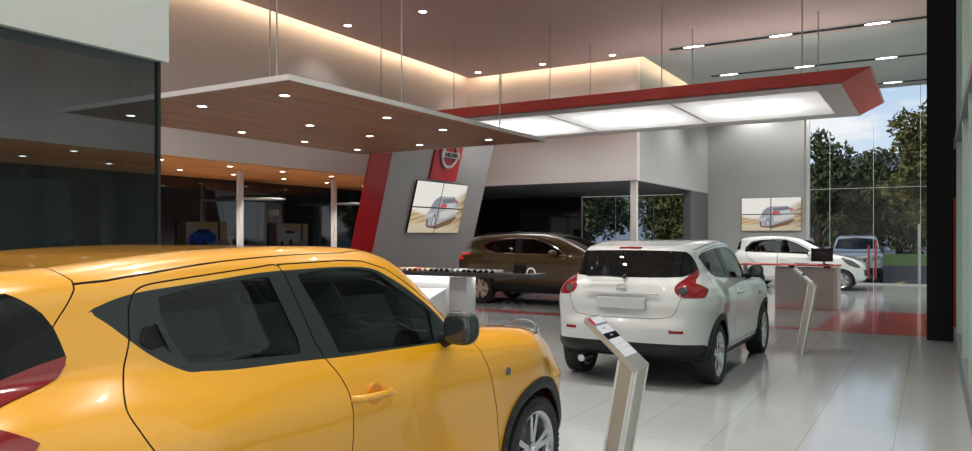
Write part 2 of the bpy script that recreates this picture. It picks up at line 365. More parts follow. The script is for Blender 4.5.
def surfnet(F, org, h):
    s = F < 0; nx, ny, nz = F.shape
    c = [s[i:nx-1+i, j:ny-1+j, k:nz-1+k] for i in (0, 1) for j in (0, 1) for k in (0, 1)]
    mixed = np.logical_or.reduce(c) & ~np.logical_and.reduce(c)
    acc = np.zeros(mixed.shape+(3,)); cnt = np.zeros(mixed.shape)
    for ax in range(3):
        o1, o2 = [a for a in range(3) if a != ax]
        for p in (0, 1):
            for q in (0, 1):
                st = [0, 0, 0]; st[o1] = p; st[o2] = q; en = st[:]; en[ax] = 1
                A = F[st[0]:nx-1+st[0], st[1]:ny-1+st[1], st[2]:nz-1+st[2]]; B = F[en[0]:nx-1+en[0], en[1]:ny-1+en[1], en[2]:nz-1+en[2]]
                cr = (A < 0) != (B < 0); t = np.where(cr, A/np.where(A-B == 0, 1, A-B), 0)
                pos = [np.full(A.shape, float(v)) for v in st]; pos[ax] = t
                for a in range(3): acc[..., a] += np.where(cr, pos[a], 0)
                cnt += cr
    ii = np.argwhere(mixed); V = acc[mixed]/cnt[mixed][:, None]+ii; V = V*h+np.array(org)
    idx = -np.ones(mixed.shape, int); idx[mixed] = np.arange(len(ii)); Q = []
    for ax in range(3):
        o1, o2 = [(1, 2), (2, 0), (0, 1)][ax]
        a = np.take(s, range(0, s.shape[ax]-1), ax); b = np.take(s, range(1, s.shape[ax]), ax)
        e = np.argwhere(a != b); e = e[(e[:, o1] > 0) & (e[:, o2] > 0) & (e[:, o1] < s.shape[o1]-1) & (e[:, o2] < s.shape[o2]-1)]
        def g(d1, d2): q = e.copy(); q[:, o1] -= d1; q[:, o2] -= d2; return idx[q[:, 0], q[:, 1], q[:, 2]]
        q4 = np.stack([g(1, 1), g(0, 1), g(0, 0), g(1, 0)], 1); fl = b[e[:, 0], e[:, 1], e[:, 2]]
        q4[fl] = q4[fl][:, ::-1]; Q.append(q4)
    return V, np.concatenate(Q)
class Body:
    def __init__(s, spec, h=.022):
        s.sp = spec
        s.low = crom(spec['low']); s.top = crom(spec['top']); s.plan = crom(spec['plan']); s.gplan = crom(spec['gplan'])
        s.inset = stab(*spec['inset']); s.tum = stab(*spec['tumble'])
        x0, x1 = spec['ext']; nx = int((x1-x0)/h)+1; nyh = int(1.02/h)+1; nz = int((spec['zmax']-.08)/h)+1
        U = x0+np.arange(nx)*h; Vv = (np.arange(-nyh, nyh+1))*h; Z = .08+np.arange(nz)*h
        Vh = np.arange(0, nyh+1)*h
        Fh = s.field(U[:, None, None], Vh[None, :, None], Z[None, None, :]); F = np.concatenate([Fh[:, :0:-1], Fh], 1)
        V, Q = surfnet(F, (x0, Vv[0], .08), h)
        for _ in range(3):
            f, g = s.fg(V); V = V-g*(np.clip(f/np.maximum((g*g).sum(1), .05), -.02, .02))[:, None]
        T = np.concatenate([Q[:, [0, 1, 2]], Q[:, [0, 2, 3]]]); s.V = V; s.T = T; s.lab = np.zeros(len(T), int); s.names = ['body_shell']
    def field(s, u, v, z):
        sp = s.sp; v = np.abs(v)
        dS = psdf(s.low, u, z); dP = psdf(s.plan, u, v)+s.inset(z)
        for (u0, z0, ru, rz, a) in sp.get('bulge', ()): dP = dP-a*np.exp(-((u-u0)/ru)**2-((z-z0)/rz)**2)
        if 'nose' in sp: a_, b_, c_, d_, e_ = sp['nose']; dP = dP+a_*np.clip((u-b_)/c_, 0, 1)*np.clip((z-d_)/e_, 0, 1)
        L = smax(dS, dP, sp.get('rlow', .11))
        wr = sp.get('wrap', .18); gS = psdf(s.top, u+wr*v*v*np.clip(u/.5, 0, 1), z); gP = psdf(s.gplan, u, v)+s.tum(z)
        G = smax(gS, gP, sp.get('rtop', .10))
        F = smin(L, G, sp.get('rj', .04))
        for (c, r, k) in sp.get('pods', ()):
            e = (np.sqrt(((u-c[0])/r[0])**2+((v-c[1])/r[1])**2+((z-c[2])/r[2])**2)-1)*min(r); F = smin(F, e, k)
        return F
    def f(s, P): return s.field(P[:, 0], P[:, 1], P[:, 2])
    def fg(s, P):
        e = 2e-3; f = s.f(P); g = np.zeros_like(P)
        for a in range(3): q = P.copy(); q[:, a] += e; r = P.copy(); r[:, a] -= e; g[:, a] = (s.f(q)-s.f(r))/(2*e)
        return f, g
    def split(s, fn, only=None):
        d = fn(s.V); d = np.where(np.abs(d) < 4e-4, 0.0, d); t = d[s.T]
        pos = (t > 0).any(1); neg = (t < 0).any(1); mx = pos & neg
        if not mx.any(): return d
        keepT = s.T[~mx]; keepL = s.lab[~mx]; T = s.T[mx]; Lb = s.lab[mx]; t = t[mx]
        E = {}; newV = []; base = len(s.V); oT = []; oL = []
        def cut(a, b):
            k = (a, b) if a < b else (b, a)
            if k not in E:
                w = d[k[0]]/(d[k[0]]-d[k[1]]); E[k] = base+len(newV); newV.append(s.V[k[0]]*(1-w)+s.V[k[1]]*w)
            return E[k]
        for tr, lb, dd in zip(T.tolist(), Lb.tolist(), t.tolist()):
            poly = {1: [], -1: []}
            for i in range(3):
                a, b = tr[i], tr[(i+1) % 3]; da, db = dd[i], dd[(i+1) % 3]
                if da >= 0: poly[1].append(a)
                if da <= 0: poly[-1].append(a)
                if da*db < 0: c = cut(a, b); poly[1].append(c); poly[-1].append(c)
            for sg in (1, -1):
                p = poly[sg]
                for i in range(1, len(p)-1): oT.append((p[0], p[i], p[i+1])); oL.append(lb)
        s.V = np.concatenate([s.V, np.array(newV)]) if newV else s.V
        s.T = np.concatenate([keepT, np.array(oT)]); s.lab = np.concatenate([keepL, np.array(oL)])
        return None
    def region(s, name, fn, over=('body_shell',), off=0.0):
        """give every triangle with fn<off its own label"""
        s.split(lambda P: fn(P)-off)
        c = s.V[s.T].mean(1); ins = fn(c)-off < 0
        if name not in s.names: s.names.append(name)
        ok = np.isin(s.lab, [s.names.index(n) for n in over if n in s.names]); s.lab[ins & ok] = s.names.index(name)
    def panel(s, name, fn, w=.005, over=('body_shell',)):
        s.region(name, fn, over, -w/2)
        s.region('gap', fn, over, w/2)
    def mesh(s, name, names, side=None, push=0.0, flip=False, drop=None, back=False):
        ids = [s.names.index(n) for n in names if n in s.names]; k = np.isin(s.lab, ids)
        if side: c = s.V[s.T].mean(1)[:, 1]; k &= (c*side > 0)
        if drop is not None: k &= ~drop(s.V[s.T].mean(1))
        T = s.T[k]
        if len(T) == 0: return None
        u, inv = np.unique(T, return_inverse=True); T = inv.reshape(-1, 3); V = s.V[u]
        f, g = s.fg(V); n = g/np.maximum(np.linalg.norm(g, axis=1), 1e-6)[:, None]
        V = V+n*push
        if flip: T = T[:, ::-1]; n = -n
        me = bpy.data.meshes.new(name); me.from_pydata(V.tolist(), [], T.tolist()); me.update()
        me.polygons.foreach_set('use_smooth', [True]*len(me.polygons)); me.normals_split_custom_set_from_vertices([Vector(q) for q in n.tolist()])
        return me
def side(poly, vmin=.40, sm=False):
    P = crom(poly) if sm else np.array(poly, float)
    return lambda p: np.maximum(psdf(P, p[:, 0], p[:, 2]), vmin-np.abs(p[:, 1]))
def circ(u0, z0, r, vmin=.5): return lambda p: np.maximum(np.hypot(p[:, 0]-u0, p[:, 2]-z0)-r, vmin-np.abs(p[:, 1]))
def facing(poly, lim, sgn, sm=False):
    """(|v|,z) polygon seen from the front (sgn=1, u>lim) or the rear (sgn=-1, u<lim)"""
    P = crom(poly) if sm else np.array(poly, float)
    return lambda p: np.maximum(psdf(P, np.abs(p[:, 1]), p[:, 2]), sgn*(lim-p[:, 0]))
def above(poly, zmin, sm=False):
    P = crom(poly) if sm else np.array(poly, float)
    return lambda p: np.maximum(psdf(P, p[:, 0], np.abs(p[:, 1])), zmin-p[:, 2])
def mirrored(poly): return [(u, v) for u, v in poly]+[(u, -v) for u, v in reversed(poly)]

# wheel: tyre with tread, rim barrel, spokes
def rot_y(p, a): c, s = math.cos(a), math.sin(a); return (p[0]*c-p[1]*s, p[0]*s+p[1]*c)
def build_wheel(car, u, v, R, rimR, width, style, m_rim, m_face):
    sg = 1 if v > 0 else -1
    w = bpy.data.objects.new('wheel', None); COL.objects.link(w); w.parent = car; w.location = (u, v, R); w.empty_display_size = .1
    bm = bmesh.new(); h = width/2
    lathe(bm, [(-h*.86, rimR), (-h, rimR+.02), (-h*1.04, (R+rimR)/2), (-h*.95, R-.028), (-h*.80, R-.006), (-h*.30, R), (h*.30, R), (h*.80, R-.006), (h*.95, R-.028), (h*1.04, (R+rimR)/2), (h, rimR+.02), (h*.86, rimR)], 72, closed=True)
    # tread blocks
    for k in range(56):
        a = 2*PI*k/56
        for y0, y1, da in ((-h*.9, -h*.45, .0), (-h*.38, -h*.05, .03), (h*.05, h*.38, 0), (h*.45, h*.9, .03)):
            mt = Matrix.Rotation(-(a+da), 4, 'Y'); rr = R+.002 if abs(y0+y1) < h else R-.006
            abox(bm, (rr-.012, y0, -.011), (rr+.005, y1, .011), mt)
    tyre = bm_obj('tyre', bm, M['rubber'], w, smooth=True)
    bm = bmesh.new(); f = h*.80*sg
    lathe(bm, [(-h*.84, rimR+.004), (-h*.80, rimR-.012), (-h*.3, rimR-.03), (h*.5, rimR-.03), (h*.78, rimR-.016), (h*.90, rimR+.002), (h*.90, rimR+.012)][::1] if sg > 0 else [(h*.84, rimR+.004), (h*.80, rimR-.012), (h*.3, rimR-.03), (-h*.5, rimR-.03), (-h*.78, rimR-.016), (-h*.90, rimR+.002), (-h*.90, rimR+.012)], 64)
    rim = bm_obj('rim', bm, m_rim, w, smooth=True)
    bm = bmesh.new(); ns = style['n']
    yo, yi = f, f-.03*sg
    for k in range(ns):
        a0 = 2*PI*k/ns+PI/2
        for q in style['arms']:
            a1, a2, w0, w1 = q            # hub angle offset, rim angle offset, half widths
            pin = (.045*math.cos(a0+a1), .045*math.sin(a0+a1)); po = ((rimR-.012)*math.cos(a0+a2), (rimR-.012)*math.sin(a0+a2))
            dx, dz = po[0]-pin[0], po[1]-pin[1]; l = math.hypot(dx, dz); nx_, nz_ = -dz/l, dx/l
            pts = [(pin[0]+nx_*w0, yo-.012*sg, pin[1]+nz_*w0), (pin[0]-nx_*w0, yo-.012*sg, pin[1]-nz_*w0), (po[0]-nx_*w1, yo, po[1]-nz_*w1), (po[0]+nx_*w1, yo, po[1]+nz_*w1)]
            T = [bm.verts.new(p) for p in pts]; Bv = [bm.verts.new((p[0], p[1]-.035*sg, p[2])) for p in pts]
            bm.faces.new(T); bm.faces.new(Bv[::-1])
            for i in range(4): bm.faces.new((T[i], T[(i+1) % 4], Bv[(i+1) % 4], Bv[i]))
    bm_obj('spokes', bm, m_face, w)
    bm = bmesh.new(); tube(bm, (0, yo-.05*sg, 0), (0, yo-.005*sg, 0), .066, .058, 28); tube(bm, (0, yo-.005*sg, 0), (0, yo+.003*sg, 0), .032, .028, 24)
    for k in range(5):
        a = 2*PI*k/5; tube(bm, (.045*math.cos(a), yo-.01*sg, .045*math.sin(a)), (.045*math.cos(a), yo, .045*math.sin(a)), .008, n=8)
    bm_obj('hub', bm, m_face, w, smooth=True)
    bm = bmesh.new(); tube(bm, (0, -.02*sg, 0), (0, .0, 0), rimR*.78, n=40); bm_obj('brake_disc', bm, M['steel'], w)
    # liner of the wheel arch belongs to the body
    bm = bmesh.new(); ar = R*1.16
    
    arc = [(u+ar*math.cos(a), R+ar*math.sin(a)) for a in [-.12+(PI+.24)*k/30 for k in range(31)]]; y0, y1 = v-.30*sg, v+.02*sg
    A = [bm.verts.new((p[0], y0, p[1])) for p in arc]; Bq = [bm.verts.new((p[0], y1, p[1])) for p in arc]
    for k in range(30): bm.faces.new((A[k], A[k+1], Bq[k+1], Bq[k]))
    bm.faces.new(A); bm_obj('wheel_arch_liner', bm, M['liner'], car)
    return w

def seat(parent, u, v, rear=False):
    bm = bmesh.new(); wd = .26 if not rear else .58
    abox(bm, (u-.05, v-wd, .36), (u+.48, v+wd, .52), bev=.05)
    mt = Matrix.Translation((u, v, .5)) @ Matrix.Rotation(math.radians(-16), 4, 'Y')
    abox(bm, (-.10, -wd+.01, 0), (.06, wd-.01, .60), mt, bev=.05)
    for q in ((0,) if not rear else (-.33, .33)):
        mt2 = Matrix.Translation((u, v+q, .5)) @ Matrix.Rotation(math.radians(-14), 4, 'Y')
        abox(bm, (-.07, -.13, .64), (.04, .13, .84), mt2, bev=.045); 
        for s_ in (-.06, .06): 
            a = mt2 @ Vector((-.01, s_, .58)); b = mt2 @ Vector((-.01, s_, .66)); tube(bm, a, b, .008, n=8)
    bm_obj('seat', bm, M['seat'], parent, smooth=True)

def make_car(label, cat, body, loc, rz, sp, mats, scale=1.0, name='car'):
    car = thing(name, label, cat, loc, rz); car.scale = (scale,)*3
    for nm, regs, m, sided, push in sp['parts']:
        for sd in ((1, -1) if sided else (None,)):
            me = body.mesh(nm, regs, sd, push)
            if me is None: continue
            o = link(nm, me, mats.get(m) or M[m], car)
            if nm == 'door': o['label'] = None; del o['label']
            if nm in ('wheel_arch_trim',):
                md = o.modifiers.new('thickness', 'SOLIDIFY'); md.thickness = .014; md.offset = 1
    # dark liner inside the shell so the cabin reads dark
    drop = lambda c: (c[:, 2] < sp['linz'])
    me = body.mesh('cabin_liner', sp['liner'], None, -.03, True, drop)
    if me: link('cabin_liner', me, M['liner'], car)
    lo, hi = sp['floorbox']; box('cabin_floor', lo, hi, M['liner'], car)
    R, rimR = sp['wheel']
    for u in sp['axles']:
        for v in (sp['track'], -sp['track']): build_wheel(car, u, v, R, rimR, .215, sp['style'], mats.get('rim') or M['alloy'], mats.get('face') or M['alloy'])
    if sp.get('interior', True):
        c = sp['cab']   # (seat u front, seat u rear, dash u, dash z)
        for v in (-.36, .36): seat(car, c[0], v)
        if c[1] is not None: seat(car, c[1], 0, True)
        bm = bmesh.new(); abox(bm, (c[2], -.66, .55), (c[2]+.42, .66, c[3]), bev=.07, seg=3); abox(bm, (c[2]-.10, -.60, c[3]-.02), (c[2]+.10, -.15, c[3]+.06), bev=.035)
        bm_obj('dashboard', bm, M['seat'], car, smooth=True)
        bm = bmesh.new(); cu, cv, cz = c[2]-.20, c[4], c[3]-.02; tl = math.radians(24)
        mt = Matrix.Translation((cu, cv, cz)) @ Matrix.Rotation(tl, 4, 'Y')
        pathtube(bm, [mt @ Vector((0, .185*math.cos(a), .185*math.sin(a))) for a in [2*PI*k/32 for k in range(32)]], .015, 8, True)
        for a in (PI/2+PI, PI*.05, PI*.95):
            tube(bm, mt @ Vector((0, 0, 0)), mt @ Vector((0, .18*math.cos(a), .18*math.sin(a))), .016, n=8)
        tube(bm, mt @ Vector((-.02, 0, 0)), mt @ Vector((.25, 0, -.02)), .05, n=16)
        bm_obj('steering_wheel', bm, M['gloss_black'], car, smooth=True)
    return car
def lump(name, m, parent, cen, rad, sq=2.6, seg=28, rings=16, mtx=None):
    """superellipsoid with real thickness"""
    bm = bmesh.new(); V = []
    f = lambda c: math.copysign(abs(c)**(2/sq), c)
    for i in range(1, rings):
        ph = -PI/2+PI*i/rings
        V.append([bm.verts.new((f(math.cos(ph))*f(math.cos(2*PI*k/seg))*rad[0], f(math.cos(ph))*f(math.sin(2*PI*k/seg))*rad[1], f(math.sin(ph))*rad[2])) for k in range(seg)])
    a = bm.verts.new((0, 0, -rad[2])); b = bm.verts.new((0, 0, rad[2]))
    for i in range(len(V)-1):
        for k in range(seg): bm.faces.new((V[i][k], V[i][(k+1) % seg], V[i+1][(k+1) % seg], V[i+1][k]))
    for k in range(seg): bm.faces.new((a, V[0][(k+1) % seg], V[0][k])); bm.faces.new((b, V[-1][k], V[-1][(k+1) % seg]))
    mt = Matrix.Translation(cen) @ (mtx or Matrix.Identity(4))
    for v in bm.verts: v.co = mt @ v.co
    return bm_obj(name, bm, m, parent, smooth=True)
def mirrors(car, mats, u, v, z, rad=(.075, .125, .085), arm=(.10, -.10)):
    for s in (1, -1):
        h = lump('mirror', mats['mirror'], car, (u, s*v, z), rad, 2.7, mtx=Matrix.Rotation(math.radians(-8*s), 4, 'Z'))
        lump('mirror_glass', M['mirror_glass'], h, (u-rad[0]*.72, s*v, z), (rad[0]*.35, rad[1]*.86, rad[2]*.84), 3)
        bm = bmesh.new(); tube(bm, (u+.02, s*(v-rad[1]*.6), z-rad[2]*.6), (u+.07, s*(v-rad[1]-.07), z-rad[2]*.95), .028, .04, 12); bm_obj('mirror_arm', bm, M['plastic'], car, smooth=True)

# ---- compact crossover (two of them)
SPJ = dict(
 ext=(-2.3, 2.35), zmax=1.72, rlow=.13, rtop=.11, rj=.05, wrap=.60, nose=(.155, 1.28, .5, .72, .28),
 low=[(2.10, .40), (2.125, .58), (2.11, .72), (2.05, .84), (1.93, .935), (1.70, 1.008), (1.35, 1.055), (1.0, 1.095), (.5, 1.12), (0, 1.13), (-.6, 1.15), (-1.2, 1.18), (-1.6, 1.17), (-1.86, 1.13), (-1.93, 1.04), (-1.97, .90), (-1.99, .76), (-2.06, .68), (-2.08, .55), (-2.05, .43), (-1.95, .36), (-1.55, .30), (-1.0, .22), (0, .20), (1.2, .20), (1.95, .27)],
 top=[(1.22, .98), (.98, 1.12), (.70, 1.29), (.42, 1.44), (.20, 1.525), (-.08, 1.566), (-.45, 1.577), (-.80, 1.570), (-1.08, 1.555), (-1.38, 1.526), (-1.66, 1.500), (-1.735, 1.458), (-1.76, 1.40), (-1.85, 1.25), (-1.93, 1.10), (-1.97, .95), (-1.7, .8), (0, .75), (1.1, .85)],
 plan=mirrored([(2.13, .001), (2.11, .30), (2.04, .50), (1.925, .69), (1.755, .812), (1.52, .858), (1.27, .882), (.9, .870), (.4, .862), (-.2, .865), (-.8, .872), (-1.27, .89), (-1.6, .873), (-1.82, .80), (-1.97, .64), (-2.05, .38), (-2.075, .001)]),
 gplan=mirrored([(1.30, .001), (1.24, .36), (1.08, .62), (.80, .76), (.3, .808), (-.3, .812), (-.9, .800), (-1.35, .775), (-1.62, .715), (-1.80, .60), (-1.93, .36), (-1.97, .001)]),
 inset=([.20, .30, .42, .60, .75, .88, .98, 1.06, 1.14], [.07, .045, .012, .012, .006, 0, .008, .045, .09], .03),
 tumble=([.9, 1.05, 1.10, 1.48, 1.6], [-.02, .0, .015, .140, .190], .03),
 bulge=[(1.27, .86, .34, .16, .020), (-1.30, .93, .42, .15, .024), (-.1, .58, .55, .16, -.022), (-.1, 1.0, .7, .06, -.008)],
 pods=[((1.62, .575, 1.0), (.165, .105, .075), .03)],
 axles=(1.285, -1.27), track=.765, wheel=(.326, .236), linz=.95,
 liner=('body_shell', 'roof', 'window_surround', 'window_surround_rear', 'window_surround_tip', 'tailgate', 'door_front', 'door_rear'), floorbox=((-1.75, -.70, .30), (1.05, .70, .42)),
 cab=(-.18, -.95, .52, 1.02, .36), style=dict(n=5, arms=[(-.12, -.17, .016, .017), (.12, .17, .016, .017)]),
)
def regions_juke(B, w=.005):
    # window outline, panes, doors
    surround = [(-1.375, 1.382), (-1.345, 1.402), (-1.224, 1.433), (-.973, 1.455), (-.695, 1.478), (-.483, 1.483), (-.24, 1.485), (-.041, 1.472), (.07, 1.430), (.155, 1.388), (.26, 1.325), (.367, 1.253), (.501, 1.140), (.56, 1.088), (.50, 1.083), (.376, 1.088), (.021, 1.103), (-.321, 1.115), (-.603, 1.131), (-.893, 1.145), (-1.038, 1.159), (-1.112, 1.170), (-1.216, 1.235), (-1.326, 1.337)]
    rear_pane = [(-1.146, 1.415), (-1.150, 1.355), (-1.130, 1.273), (-1.085, 1.190), (-1.04, 1.185), (-.585, 1.158), (-.582, 1.211), (-.658, 1.462), (-.975, 1.444)]
    front_pane = [(-.509, 1.465), (-.434, 1.298), (-.393, 1.189), (-.375, 1.134), (-.072, 1.117), (.305, 1.100), (.339, 1.245), (.207, 1.322), (.055, 1.410), (-.024, 1.456), (-.163, 1.474), (-.366, 1.475)]
    sur = side(surround, .45, True)
    fd = [(-.37, .36), (-.372, .74), (-.381, .907), (-.392, .988), (-.420, 1.053), (-.467, 1.126), (-.500, 1.201), (-.535, 1.34), (-.575, 1.47), (-.595, 1.506), (-.223, 1.512), (-.076, 1.505), (.074, 1.464), (.249, 1.364), (.40, 1.262), (.53, 1.170), (.62, 1.10), (.648, 1.058), (.70, .95), (.762, .816), (.817, .669), (.846, .50), (.85, .36)]
    rd = [(-.20, .36), (-.20, 1.0), (-.35, 1.30), (-.50, 1.45), (-.595, 1.503), (-.70, 1.499), (-.878, 1.485), (-1.10, 1.466), (-1.19, 1.454), (-1.235, 1.428), (-1.258, 1.385), (-1.275, 1.289), (-1.315, 1.200), (-1.350, 1.135), (-1.365, 1.09), (-1.352, 1.04), (-1.318, .965), (-1.24, .87), (-1.10, .76), (-.93, .64), (-.83, .50), (-.80, .36)]
    B.region('hole', circ(1.285, .326, .385)); B.region('hole', circ(-1.27, .326, .380))
    zb = stab([-2.1, -1.72, -1.5, -.8, .85, 1.65, 2.1], [.50, .48, .30, .315, .315, .34, .46], .03)
    B.region('wheel_arch_trim_front', circ(1.30, .334, .440)); B.region('wheel_arch_trim_rear', circ(-1.27, .334, .440))
    B.region('lower_trim', lambda p: p[:, 2]-zb(p[:, 0]))
    B.region('side_glass_rear', side(rear_pane, .45)); B.region('side_glass_front', side(front_pane, .45))
    B.region('window_surround', sur)
    mid = side([(-.467, 1.0), (-.467, 1.126), (-.500, 1.201), (-.535, 1.34), (-.590, 1.53), (-1.15, 1.50), (-1.20, 1.454), (-1.235, 1.428), (-1.258, 1.385), (-1.275, 1.289), (-1.30, 1.200), (-1.32, 1.0)], .45)
    B.region('window_surround_rear', mid, over=('window_surround',), off=-.0025); B.region('gap', mid, over=('window_surround',), off=.0025)
    B.region('window_surround_tip', lambda p: p[:, 0]+1.15, over=('window_surround',))
    B.region('windshield', facing([(0, 1.12), (.66, 1.12), (.665, 1.16), (.565, 1.44), (.54, 1.475), (.3, 1.495), (0, 1.50)], .1, 1))
    lu = lambda z: np.interp(z, [.97, 1.04, 1.06, 1.10, 1.12, 1.15, 1.187, 1.204, 1.229, 1.265], [-1.76, -1.64, -1.62, -1.69, -1.74, -1.667, -1.541, -1.502, -1.48, -1.467])
    lv = lambda z: np.interp(z, [.972, 1.0, 1.03, 1.08, 1.12, 1.156, 1.212, 1.265], [.66, .59, .56, .55, .575, .61, .652, .69])
    B.region('tail_lamp', lambda p: np.maximum.reduce([(p[:, 0]-lu(p[:, 2]))*.7, lv(p[:, 2])-np.abs(p[:, 1]), p[:, 2]-1.268, .972-p[:, 2]]))
    uw = lambda z: np.interp(z, [1.26, 1.307, 1.349, 1.398, 1.435, 1.46, 1.48], [-1.468, -1.477, -1.488, -1.514, -1.557, -1.597, -1.64])
    zt = lambda v: np.interp(v, [0, .3, .5, .6, .66], [1.466, 1.462, 1.458, 1.450, 1.435]); zlo = lambda v: np.interp(v, [0, .45, .6, .655, .70], [1.172, 1.178, 1.185, 1.214, 1.262])
    B.region('rear_window', lambda p: np.maximum.reduce([(p[:, 0]-uw(p[:, 2])), p[:, 2]-zt(np.abs(p[:, 1])), zlo(np.abs(p[:, 1]))-p[:, 2]]))
    B.region('brake_lamp', facing([(0, 1.480), (.13, 1.478), (.13, 1.498), (0, 1.502)], -1.5, -1))
    B.region('head_lamp_lens', above([(1.42, .60), (1.50, .50), (1.70, .50), (1.80, .58), (1.74, .70), (1.52, .71)], .955, True))
    B.region('grille', facing([(0, .60), (.40, .62), (.46, .80), (0, .84)], 1.5, 1))
    B.region('air_intake', facing([(0, .34), (.6, .36), (.55, .52), (0, .54)], 1.5, 1))
    B.region('fog_marker', facing([(.52, .605), (.66, .605), (.66, .634), (.52, .634)], -1.7, -1))
    B.panel('door_front', side(fd, .3), w); B.panel('door_rear', side(rd, .3, True), w)
    us = lambda z: np.interp(z, [1.26, 1.352, 1.407, 1.454, 1.481, 1.509, 1.54, 1.6], [-1.53, -1.488, -1.443, -1.409, -1.404, -1.428, -1.445, -1.45])
    gate = facing([(0, .748), (.36, .750), (.522, .771), (.575, .82), (.627, .969), (.64, 1.20), (0, 1.40)], -1.55, -1)
    B.panel('tailgate', lambda p: np.minimum(gate(p), np.maximum((p[:, 0]-us(p[:, 2])), 1.22-p[:, 2])), w)
    B.panel('roof', above([(.12, -.1), (.12, .45), (.02, .585), (-.184, .620), (-.436, .623), (-.85, .627), (-1.15, .634), (-1.308, .630), (-1.55, .60), (-1.6, -.1)], 1.40), w)
    B.panel('hood', above([(1.02, -.1), (1.0, .45), (.86, .70), (1.2, .74), (1.5, .70), (1.9, .50), (2.0, .2), (2.0, -.1)], .90), w)
PARTS_J = [('body_shell', ('body_shell',), 'paint', False, 0), ('door', ('door_front',), 'paint', True, 0), ('door', ('door_rear',), 'paint', True, 0),
 ('tailgate', ('tailgate',), 'paint', False, 0), ('roof', ('roof',), 'paint', False, 0), ('hood', ('hood',), 'paint', False, 0), ('panel_gap', ('gap', 'seamline'), 'gap', False, -.004),
 ('wheel_arch_trim', ('wheel_arch_trim_front',), 'plastic', True, 0), ('wheel_arch_trim', ('wheel_arch_trim_rear',), 'plastic', True, 0), ('lower_trim', ('lower_trim', 'air_intake', 'grille'), 'plastic', False, 0),
 ('window_surround', ('window_surround',), 'gloss_black', True, 0), ('window_surround', ('window_surround_rear',), 'gloss_black', True, 0), ('window_surround', ('window_surround_tip',), 'gloss_black', True, 0), ('side_window', ('side_glass_front',), 'sideglass', True, -.004), ('side_window', ('side_glass_rear',), 'sideglass', True, -.004),
 ('windshield', ('windshield',), 'sideglass', False, 0), ('rear_window', ('rear_window',), 'rearglass', False, 0), ('tail_lamp', ('tail_lamp',), 'red_lamp', True, .004), ('brake_lamp', ('brake_lamp',), 'red_lamp', False, .003),
 ('head_lamp', ('head_lamp_lens',), 'clear_lamp', True, .002), ('reflector', ('fog_marker',), 'marker', True, .004)]
SPJ['parts'] = PARTS_J
BJ = Body(SPJ, .022); regions_juke(BJ, .0055)
def text_mesh(txt, size, depth, m, parent, mtx, name='lettering', align='CENTER'):
    c = bpy.data.curves.new(name, 'FONT'); c.body = txt; c.size = size; c.extrude = depth; c.align_x = align; c.align_y = 'CENTER'
    o = bpy.data.objects.new(name, c); COL.objects.link(o); dg = bpy.context.evaluated_depsgraph_get()
    me = bpy.data.meshes.new_from_object(o.evaluated_get(dg)); COL.objects.unlink(o); bpy.data.objects.remove(o)
    me.transform(mtx); me.materials.clear(); r = link(name, me, m, parent); r.name = name; return r
def emblem(parent, mtx, s, m=None, name='badge'):
    """ring with a crossbar carrying the maker's word, facing local +Z after mtx"""
    bm = bmesh.new(); m = m or M['chrome']
    pathtube(bm, [(s*math.cos(2*PI*k/40), s*.93*math.sin(2*PI*k/40), 0) for k in range(40)], s*.11, 8, True)
    abox(bm, (-s*1.18, -s*.22, -s*.10), (s*1.18, s*.22, s*.12), bev=s*.03)
    for v in bm.verts: v.co = mtx @ v.co
    b = bm_obj(name, bm, m, parent, smooth=True)
    text_mesh('NISSAN', s*.46, s*.02, M['alloy_dark'] if s > .1 else M['steel'], b, mtx @ Matrix.Translation((0, 0, s*.14)) @ Matrix.Diagonal((1.15, 1, 1, 1)))
    return b
def proj_side(B, u, z, s):
    v = 1.0
    for _ in range(60):
        f = float(B.f(np.array([[u, v, z]]))[0]); v -= f*.7
        if abs(f) < 1e-4: break
    return s*v
